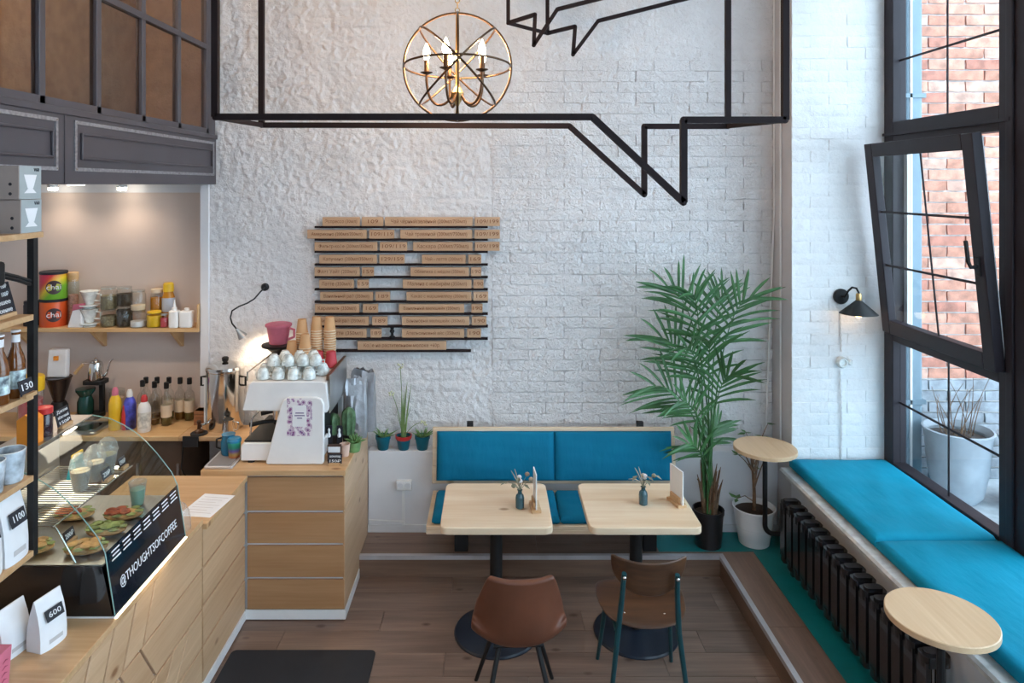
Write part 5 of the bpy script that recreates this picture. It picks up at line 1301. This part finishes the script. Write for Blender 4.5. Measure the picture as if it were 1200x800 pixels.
# small dark things half hidden by the rack
c = Vector((X(37, 5.14), 5.14, zs_)); t = thing('dark_canister', 'dark canister on the niche shelf behind the rack post', 'canister', c); MB().lathe([(.05, 0), (.052, .005), (.052, .15), (.045, .16)], c, 18).build('body', 'tag', t); MB().lathe([(.05, .16), (.05, .18), (.01, .184)], c, 18).build('lid', 'tag', t)

# ================================================================ NICHE WORKTOP
ZB = .90
def syrup(px, D, cap, label, empty=False, h=.30):
    c = Vector((X(px, D), D, ZB)); t = thing('syrup_bottle', label, 'bottle', c, 'syrup bottles with black caps')
    MB().lathe([(.033, 0), (.036, .005), (.036, h*.58), (.030, h*.66), (.014, h*.74), (.0125, h*.88)], c, 18, True, False).build('bottle', 'jarglass', t)
    MB().lathe([(.030, .005), (.033, .01), (.033, h*(.12 if empty else .34)), (.004, h*(.12 if empty else .34)+.002)], c, 14).build('syrup', mat('syrup_%d' % len(WL), [(.12, .10, .03), (.20, .09, .02), (.05, .02, .015)][px % 3], .2), t)
    MB().lathe([(.0365, .06), (.0365, h*.48)], c, 18, False, False).build('label_wrap', 'cuprim' if not empty else 'jarglass', t); MB().lathe([(.016, h*.86), (.017, h*.87), (.017, h), (.015, h+.002)], c, 14).build('cap', cap, t); return t
for k, (px, D) in enumerate(((171, 5.10), (184, 5.10), (198, 5.10), (211, 5.09), (222, 5.08), (181, 4.99), (195, 4.97), (167, 5.02))):
    syrup(px, D, 'black', ['black capped syrup bottle in the back row against the beige wall', 'black capped syrup bottle in the front row beside the white sauce bottle'][k > 4], k in (0, 1, 5))
def sauce(px, D, body, cap, label, h=.24, r=.036, wrap=None):
    c = Vector((X(px, D), D, ZB)); t = thing('sauce_bottle', label, 'bottle', c)
    MB().lathe([(r*.92, 0), (r, .006), (r, h*.62), (r*.85, h*.72), (r*.42, h*.84)], c, 20).build('bottle', body, t); MB().lathe([(r*.5, h*.82), (r*.5, h*.92), (r*.3, h)], c, 16).build('cap', cap, t)
    if wrap: MB().lathe([(r*1.01, h*.12), (r*1.01, h*.55)], c, 20, False, False).build('label_wrap', wrap, t)
    return t
sauce(135, 4.88, 'yellow', 'pink', 'yellow bottle with pink cap on the niche worktop', .29, .042); sauce(152, 4.90, mat('blue_white_carton', (.05, .06, .36), .4, var=.8, vs=14), 'white', 'blue and white bottle beside the yellow one', .27, .042)
sauce(169, 4.84, 'white', 'red', 'white sauce bottle with red cap before the syrups', .25, .043, mat('printed_wrap', (.66, .64, .58), .5, var=.3, vs=25)); sauce(145.5, 4.87, 'red', 'red', 'slim red bottle beside the blue and white one', .17, .018)
c = Vector((X(264, 4.935), 4.935, ZB)); t = thing('steel_urn', 'tall polished steel urn with black lid knob', 'urn', c)
MB().lathe([(.125, 0), (.128, .006), (.128, .40), (.132, .405), (.132, .415)], c, 36).build('body', 'steel', t); MB().lathe([(.130, .415), (.125, .43), (.07, .45), (.03, .455)], c, 30).build('lid', 'steel', t); MB().lathe([(.014, .455), (.022, .465), (.024, .485), (.016, .492)], c, 16).build('knob', 'black', t)
for s in (-1, 1): MB().tube([c+Vector((s*.128, -.03, .36)), c+Vector((s*.155, -.035, .36)), c+Vector((s*.155, -.035, .30)), c+Vector((s*.128, -.03, .30))], .008, 8).build('handle', 'black', t)
MB().tube([c+Vector((-.10, -.085, .05)), c+Vector((-.12, -.12, .05)), c+Vector((-.12, -.125, .03))], .01, 8).build('tap', 'steel', t); MB().tube([c+Vector((-.115, -.07, .05)), c+Vector((-.115, -.07, .36))], .007, 8).build('level_gauge', 'white', t)
c = Vector((X(268, 4.79), 4.785, ZB)); t = thing('milk_pitcher', 'small steel milk pitcher before the urn', 'pitcher', c)
MB().lathe([(.040, 0), (.043, .005), (.044, .03), (.036, .085), (.039, .1), (.036, .1)], c, 22).build('pitcher', 'steel', t); MB().lathe([(.034, .1), (.02, .112), (.008, .118), (.011, .135), (.004, .14)], c, 16).build('lid', 'black', t); MB().tube([c+Vector((.038, 0, .085)), c+Vector((.07, 0, .08)), c+Vector((.065, 0, .03)), c+Vector((.043, 0, .025))], .006, 8).build('handle', 'steel', t)
t = thing('wooden_box', 'small slatted wooden box beside the urn', 'box', (X(237, 5.0), 5.0, ZB))
for k in range(4): MB().box(X(230, 5.0), X(244.5, 5.0), 4.96, 5.04, ZB+.026*k, ZB+.026*k+.022).build('slat', mat('red_cedar_%d' % k, (.34, .14, .055), .6), t)
MB().box(X(231, 5.0), X(243.5, 5.0), 4.965, 5.035, ZB, ZB+.1).build('inner_box', 'walnut', t)
t = thing('tamper_stand', 'black corner stand with tamper clamped to the worktop edge', 'tamper', (X(229, 4.70), 4.74, .87))
xs_ = X(230, 4.74); MB().lathe([(.056, .901), (.056, .909), (.05, .912)], (xs_, 4.785, 0), 24).build('plate', 'rubber', t); MB().box(xs_-.085, xs_+.02, 4.72, 4.733, .835, .905).build('edge_flap', 'rubber', t); MB().lathe([(.029, .912), (.029, .925), (.012, .935), (.011, .96), (.016, .985), (.01, .995)], (xs_+.0, 4.785, 0), 18).build('tamper', 'walnut', t)
MB().tube([(xs_-.08, 4.72, .84), (xs_-.085, 4.70, .70), (xs_-.03, 4.69, .62), (xs_+.06, 4.72, .60)], .005, 6).build('cord', 'black', t)
# hand grinder / dispenser with white bag, kettle on scales, tubs
c = Vector((X(69, 5.12), 5.12, ZB)); t = thing('bean_grinder', 'black grinder with conical hopper at the wall', 'grinder', c)
MB().lathe([(.07, 0), (.072, .01), (.06, .09), (.045, .12)], c, 20).build('base', 'black', t); MB().lathe([(.035, .12), (.085, .29), (.09, .295), (.085, .30)], c, 20).build('hopper', mat('smoked_plastic', (.03, .02, .018), .15), t)
t = thing('coffee_bag', 'white coffee bag with orange mark on top of the black grinder', 'bag', c+Vector((0, 0, .30)))
MB().prism([c+Vector((-.075, -.03, .301)), c+Vector((.07, -.03, .301)), c+Vector((.062, -.01, .50)), c+Vector((-.072, -.01, .50))], (0, .05, 0)).build('bag', 'paper', t, bev=.01); MB().box(c.x-.02, c.x+.008, c.y-.034, c.y-.0165, .90+.425, .90+.455).build('orange_mark', 'orange', t)
c = Vector((X(110, 5.13), 5.13, ZB)); t = thing('brew_stand', 'black pour-over stand carrying the kettle', 'stand', c)
MB().rrect(c.x-.12, c.x+.06, c.y-.07, c.y+.07, ZB, ZB+.03, .03).build('base', 'black', t); MB().box(c.x+.02, c.x+.05, c.y+.03, c.y+.06, ZB+.03, ZB+.25).build('column', 'black', t); MB().rrect(c.x-.06, c.x+.09, c.y-.06, c.y+.06, ZB+.25, ZB+.275, .03).build('plate', 'black', t)
MB().lathe([(.05, .03), (.055, .05), (.055, .12), (.04, .16), (.066, .2), (.066, .215), (.04, .218)], c+Vector((-.055, -.01, 0)), 20).build('dripper_cup', mat('dark_green_glass', (.005, .05, .04), .2), t)
k_ = c+Vector((.015, 0, .2755)); t = thing('gooseneck_kettle', 'steel gooseneck kettle with wooden handle on the brew stand', 'kettle', k_)
MB().lathe([(.052, 0), (.054, .004), (.050, .1), (.042, .128), (.03, .134)], k_, 26).build('body', 'steel', t); MB().lathe([(.034, .133), (.03, .14), (.008, .146), (.01, .158), (.004, .163)], k_, 18).build('lid', 'steel', t)
MB().tube(bez([k_+Vector((.05, 0, .03)), k_+Vector((.10, 0, .02)), k_+Vector((.085, 0, .14)), k_+Vector((.125, 0, .15))], 12), [.009]*4+[.007]*5+[.006]*4, 8).build('spout', 'steel', t)
MB().tube([k_+Vector((-.045, 0, .115)), k_+Vector((-.085, 0, .122)), k_+Vector((-.10, 0, .11))], .006, 8).build('handle_arm', 'steel', t); MB().tube([k_+Vector((-.095, 0, .113)), k_+Vector((-.155, 0, .045))], [.010, .013], 10).build('handle_grip', 'shelfwood', t)
c = Vector((X(137, 5.18), 5.18, ZB)); t = thing('clear_canister', 'clear canister of brown sugar beside the brew stand', 'canister', c); MB().lathe([(.05, 0), (.052, .005), (.052, .17)], c, 18, True, False).build('body', 'jarglass', t); MB().lathe([(.046, .006), (.048, .13), (.004, .133)], c, 16).build('contents', 'terracotta', t); MB().lathe([(.054, .17), (.054, .19), (.04, .195)], c, 18).build('lid', 'jarglass', t)
c = Vector((X(36, 4.92), 4.92, ZB)); t = thing('dispenser_tub', 'large tub with yellow lid behind the rack post', 'tub', c); MB().lathe([(.075, 0), (.08, .01), (.08, .26)], c, 22, True, False).build('tub', 'plasticclear', t); MB().lathe([(.07, .01), (.075, .20), (.005, .21)], c, 18).build('contents', 'rednap', t); MB().lathe([(.085, .26), (.086, .35), (.08, .36), (.02, .362)], c, 22).build('lid', 'yellow', t)
t = thing('sink_tray', 'stainless steel sink tray set on the niche worktop', 'sink', (-2.75, 4.93, ZB)); MB().rrect(-3.05, -2.70, 4.75, 4.99, ZB, ZB+.02, .04).build('tray', 'brushed', t, bev=.006); MB().rrect(-3.01, -2.74, 4.785, 4.955, ZB+.02, ZB+.022, .05).build('bowl', 'steel', t)
t = thing('waste_bin', 'dark blue waste bin on the floor behind the counter', 'bin', (-1.95, 4.45, 0)); MB().prism([(-2.10, 4.33, 0), (-1.80, 4.33, 0), (-1.78, 4.31, .52), (-2.12, 4.31, .52)], (0, .24, 0)).build('bin', mat('navy_plastic', (.012, .03, .07), .4), t, bev=.01); MB().box(-2.125, -1.775, 4.305, 4.555, .52, .545).build('lid', 'navy', t)
# ================================================================ MENU WALL
DM = 5.03
rails = [(266, 369, 571.7), (280.8, 369, 571.7), (295, 369, 571.7), (310, 369, 571.7), (324.7, 369, 571.7), (339, 369, 571.7), (353.4, 369, 571.7), (367.6, 369, 571.7), (382.3, 369, 571.7), (396.7, 369, 571.7), (411, 369, 552)]
menu = [[(377.8, 421.5, 'Эспрессо (30мл)'), (424, 449, '109'), (451, 553.8, 'Чай чёрный/зелёный (200мл/750мл)'), (556.5, 585.8, '109/199')],
 [(360, 429.5, 'Американо (200мл/350мл)'), (432.5, 462, '109/119'), (469, 553.3, 'Чай травяной (200мл/750мл)'), (556, 585.8, '109/199')],
 [(368.5, 442, 'Фильтр-кофе (200мл/350мл)'), (445, 477, '109/119'), (484, 553.8, 'Каскара (200мл/750мл)'), (556.5, 585.5, '109/199')],
 [(374, 441.5, 'Капучино (200мл/350мл)'), (444.5, 474, '129/159'), (494.5, 545.7, 'Чай - латте (200мл)'), (549, 564, '169')],
 [(368.5, 421.5, 'Флэт Уайт (200мл)'), (424, 438, '159'), (481, 549.5, 'Облепиха с мёдом (350мл)'), (552, 564, '190')],
 [(374, 414.5, 'Латте (350мл)'), (418.6, 432, '159'), (472, 552.6, 'Малина с имбирём (350мл)'), (554.8, 566.6, '190')],
 [(375, 437, 'Ванильный раф (350мл)'), (440, 457, '189'), (476.4, 552.4, 'Какао с маршмеллоу (350мл)'), (554.8, 572, '169')],
 [(369, 421, 'Карамель (350мл)'), (425, 443, '169'), (467.5, 544, 'Ванильный милкшейк (350мл)'), (552.4, 565.5, '190')],
 [(370, 432, 'Лимонный раф (350мл)'), (436, 454, '189'), (471, 550, 'Банановый милкшейк (350мл)'), (553, 570, '190')],
 [(370, 429.5, 'Айс латте (350мл)'), (434, 447, '189'), (471, 544, 'Апельсиновый айс (350мл)'), (547.4, 563.7, '190')],
 [(419, 523, 'Кофе на растительном молоке +60р.')]]
E1 = ['espresso', 'americano', 'filter coffee', 'cappuccino', 'flat white', 'plain latte', 'vanilla raf', 'caramel', 'lemon raf', 'iced latte', 'plant milk']
E2 = ['black or green tea', 'herbal tea', 'cascara', 'chai latte', 'sea buckthorn', 'raspberry ginger', 'cocoa marshmallow', 'vanilla milkshake', 'banana milkshake', 'orange ice', '']
ordn = ['first', 'second', 'third', 'fourth', 'fifth', 'sixth', 'seventh', 'eighth', 'ninth', 'tenth', 'eleventh']
for r, (py, xa, xb) in enumerate(rails):
    z = Z(py-1.2, DM)
    ra = MB().box(X(xa, DM), X(xb, DM), DM-.012, YB-.012, z-.014, z).build('menu_rail', 'iron'); tag(ra, 'thin black menu rail, %s from the top of the menu wall' % ordn[r], 'rail', 'menu rails')
    lab = ''
    for k, (a, b, s) in enumerate(menu[r]):
        price = s[0].isdigit()
        if not price: lab = (E1 if k == 0 else E2)[r]
        h = .064
        p = MB().box(X(a, DM), X(b, DM), DM, DM+.015, z, z+h).build('menu_plank', 'menuply', bev=.0015)
        tag(p, ('small wooden price plank reading %s beside the %s plank' % (s, lab)) if price else ('long wooden menu plank engraved with the %s line' % lab), 'menu plank', 'menu planks on black rails')
        w_ = (X(b, DM)-X(a, DM))
        text(s, .038, 'engrave', p, ((X(a, DM)+X(b, DM))/2, DM, z+h*.5), (1, 0, 0), (0, 0, 1), width=min(w_*.86, .0245*len(s)))
c = Vector((X(459.5, DM), DM+.002, Z(396.7-1.2, DM))); t = thing('figurine', 'small black figurine standing on the tenth menu rail', 'figurine', c)
MB().lathe([(.022, 0), (.022, .008), (.012, .014), (.010, .03), (.018, .045), (.014, .058)], c, 16).build('body', 'black', t); MB().ball(c+Vector((0, 0, .07)), (.014, .012, .014), 12, 8).build('head', 'black', t); MB().ball(c+Vector((0, -.006, .005)), (.012, .010, .005), 10, 6).build('white_foot', 'paper', t)
# gooseneck clip lamp on the brick wall
t = thing('gooseneck_lamp', 'thin black gooseneck lamp on the brick wall above the urn', 'lamp', P(311, 336, 5.05))
c = P(311, 336, 5.055); MB().lathe([(.028, 0), (.028, .015), (.018, .03)], (0, 0, 0), 18, mtx=Matrix.Translation(c) @ RX).build('wall_mount', 'black', t)
pts = [P(311, 336, 5.03), P(305, 342, 4.99), P(298, 350, 4.97), P(290, 355, 4.95), P(280, 359, 4.93), P(272, 364, 4.91), P(270, 372, 4.90), P(272, 379, 4.89), P(277, 385, 4.88)]
MB().tube(pts, .0055, 8).build('gooseneck', 'black', t)
a = P(277, 385, 4.88); d = (P(285, 395, 4.90)-a).normalized(); qm = Matrix.Translation(a) @ Vector((0, 0, 1)).rotation_difference(d).to_matrix().to_4x4()
MB().lathe([(.010, 0), (.012, .02), (.030, .06), (.034, .075), (.031, .075), (.012, .03)], (0, 0, 0), 18, True, False, mtx=qm).build('lamp_head', 'brushed', t)
MB().ball(a+d*.058, .018, 12, 8).build('bulb', 'bulb', t)
lamp('SPOT', 'gooseneck_light', a+d*.085, 5, (1, .80, .58), .02, aim=P(318, 440, 5.02), parent=t, spot=2.2, blend=.7)
# niche downlights
for k, px in enumerate((62, 143)):
    D = 5.10; c = (X(px, D), D, 2.575); t = thing('downlight', 'bright round downlight under the mezzanine, %s' % ['above the chai tins', 'above the glass jars'][k], 'lamp', c, 'niche downlights')
    MB().lathe([(.036, 2.606), (.036, 2.585), (.030, 2.583)], (c[0], D, 0), 20).build('housing', 'white', t); MB().lathe([(.030, 2.584), (.030, 2.566), (.024, 2.562)], (c[0], D, 0), 20).build('lens', 'downlight', t)
    lamp('SPOT', 'downlight_beam', (c[0], D-.03, 2.555), 7, (1, .82, .64), .05, aim=(c[0]+.1, D-.35, 0), parent=t, spot=2.6, blend=1)
for k, (x, y) in enumerate(((-2.5, 4.2), (-2.45, 3.2))):  # extra lamps, hidden by the fascia, added to warm the counter side
    c = (x, y, 2.5995); t = thing('downlight', 'added hidden downlight under the mezzanine, %s' % ['behind the counter corner', 'behind the glass case'][k], 'lamp', c, 'niche downlights')
    MB().lathe([(.055, 2.606), (.055, 2.602), (.047, 2.601)], (x, y, 0), 20).build('housing', 'white', t); MB().lathe([(.046, 2.602), (.046, 2.600), (.038, 2.5995)], (x, y, 0), 20).build('lens', 'downlight', t)
    lamp('SPOT', 'downlight_beam', (x, y, 2.59), 30, (1, .80, .60), .04, aim=(x+.15, y, 0), parent=t, spot=2.4, blend=.8)

# ================================================================ PENDANT FRAMES
def frame_piece(name, label, loops, links, w_, cat='pendant frame'):
    pts = [p for l in loops for p in l]; c = sum(pts, Vector())/len(pts); t = thing(name, label, cat, (c.x, c.y, min(p.z for p in pts)))
    for l in loops:
        m = MB()
        for a, b in zip(l, l[1:]):
            d = (b-a).normalized()*w_/2; m.bar(a-d*.0, b+d*.0, w_, w_, (0, 1, 0))
        for p in l[1:-1]: m.ball(p, w_*.56, 8, 6)
        m.build('bent_bar', 'iron', t, 30)
    for a, b in links: m = MB().bar(a, b, w_*.8, w_*.8, (0, 0, 1)); m.build('cross_bar', 'iron', t)
    return t
dn, df = 3.15, 3.90
near = [P(252.5, 137, dn), P(694, 137, dn), P(801, 237, dn), P(801, 140.5, dn), P(920, 140.5, dn)]
near = [Vector((near[0].x, dn, 4.6))]+near+[Vector((near[-1].x, dn, 4.6))]
far = [P(306.5, 146.5, df), P(667, 147.5, df), P(755, 228, df), P(755, 148, df), P(853, 148, df)]
far = [Vector((far[0].x, df, 4.6))]+far+[Vector((far[-1].x, df, 4.6))]
frame_piece('pendant_frame', 'large black steel outline frame with lightning tail around the chandelier', [near, far], [(near[1], far[1]), (near[5], far[5])], .029)
da, db = 4.45, 4.62
A = [P(595.5, 27, da), P(627, 17, da), P(625.5, 53, da), P(653, 11, da), P(760, -16, da)]; A = [Vector((A[0].x, da, 4.6))]+A+[Vector((A[-1].x, da, 4.6))]
B = [P(641.5, 39, db), P(674, 31, db), P(671.5, 64, db), P(701, 24.5, db), P(830, -8, db)]; B = [Vector((B[0].x, db, 4.6))]+B+[Vector((B[-1].x, db, 4.6))]
frame_piece('pendant_frame', 'smaller black steel outline frame with zigzag hanging near the brick wall', [A, B], [(A[1], B[1]), (A[5], B[5])], .024)

# ================================================================ CHANDELIER
cc = P(536, 78.5, 3.52); rad = 63*3.52/F
cd = thing('chandelier', 'round wire globe chandelier with five lit candle bulbs', 'chandelier', (cc.x, cc.y, cc.z-rad))
MB().ring(cc, rad, .006, (0, 1, 0), 64).build('globe_ring', 'bronze', cd)
for a in (0, PI/4, PI/2, 3*PI/4): MB().ring(cc, rad-.002, .0055, (math.sin(a), .06, math.cos(a)), 64).build('globe_ring', 'bronze' if a != PI/2 else 'bronze', cd)
MB().lathe([(.004, -rad), (.012, -rad+.02), (.006, -.20), (.02, -.17), (.03, -.15), (.034, -.13), (.02, -.11), (.010, -.09), (.010, .02), (.016, .04), (.010, .06), (.008, rad)], cc, 16).build('spindle', 'brass', cd)
ch_ = MB()
for i in range(45):
    z = cc.z+rad+.015+.024*i
    if z > 4.56: break
    ch_.ring((cc.x, cc.y, z), .011, .0028, (1, 0, 0) if i % 2 else (0, 1, 0), 12, 5)
ch_.build('chain', 'brass', cd); MB().lathe([(.05, 4.6), (.05, 4.585), (.02, 4.56)], (cc.x, cc.y, 0), 20).build('canopy', 'brass', cd)
for i in range(5):
    a = math.radians(180+72*i); u = Vector((math.cos(a), math.sin(a), 0)); r = .155; b0 = cc+Vector((0, 0, -.13))
    arm = MB().tube(bez([b0+u*.02, b0+u*.06+Vector((0, 0, -.10)), b0+u*(r+.01)+Vector((0, 0, -.10)), b0+u*r+Vector((0, 0, .06)), b0+u*r+Vector((0, 0, .095))], 14), .0065, 8).build('arm', 'bronze', cd)
    p = b0+u*r+Vector((0, 0, .095)); MB().lathe([(.008, -.004), (.030, .006), (.031, .009), (.012, .008)], p, 18).build('drip_pan', 'bronze', arm); MB().lathe([(.012, .008), (.012, .07)], p, 12).build('candle_sleeve', 'bronze', arm)
    MB().lathe([(.008, .07), (.016, .085), (.0185, .10), (.014, .125), (.006, .145), (.001, .155)], p, 12).build('candle_bulb', 'bulb', arm)
    lamp('POINT', 'candle_light', p+Vector((0, 0, .105)), 12, (1, .66, .38), .03, parent=cd)
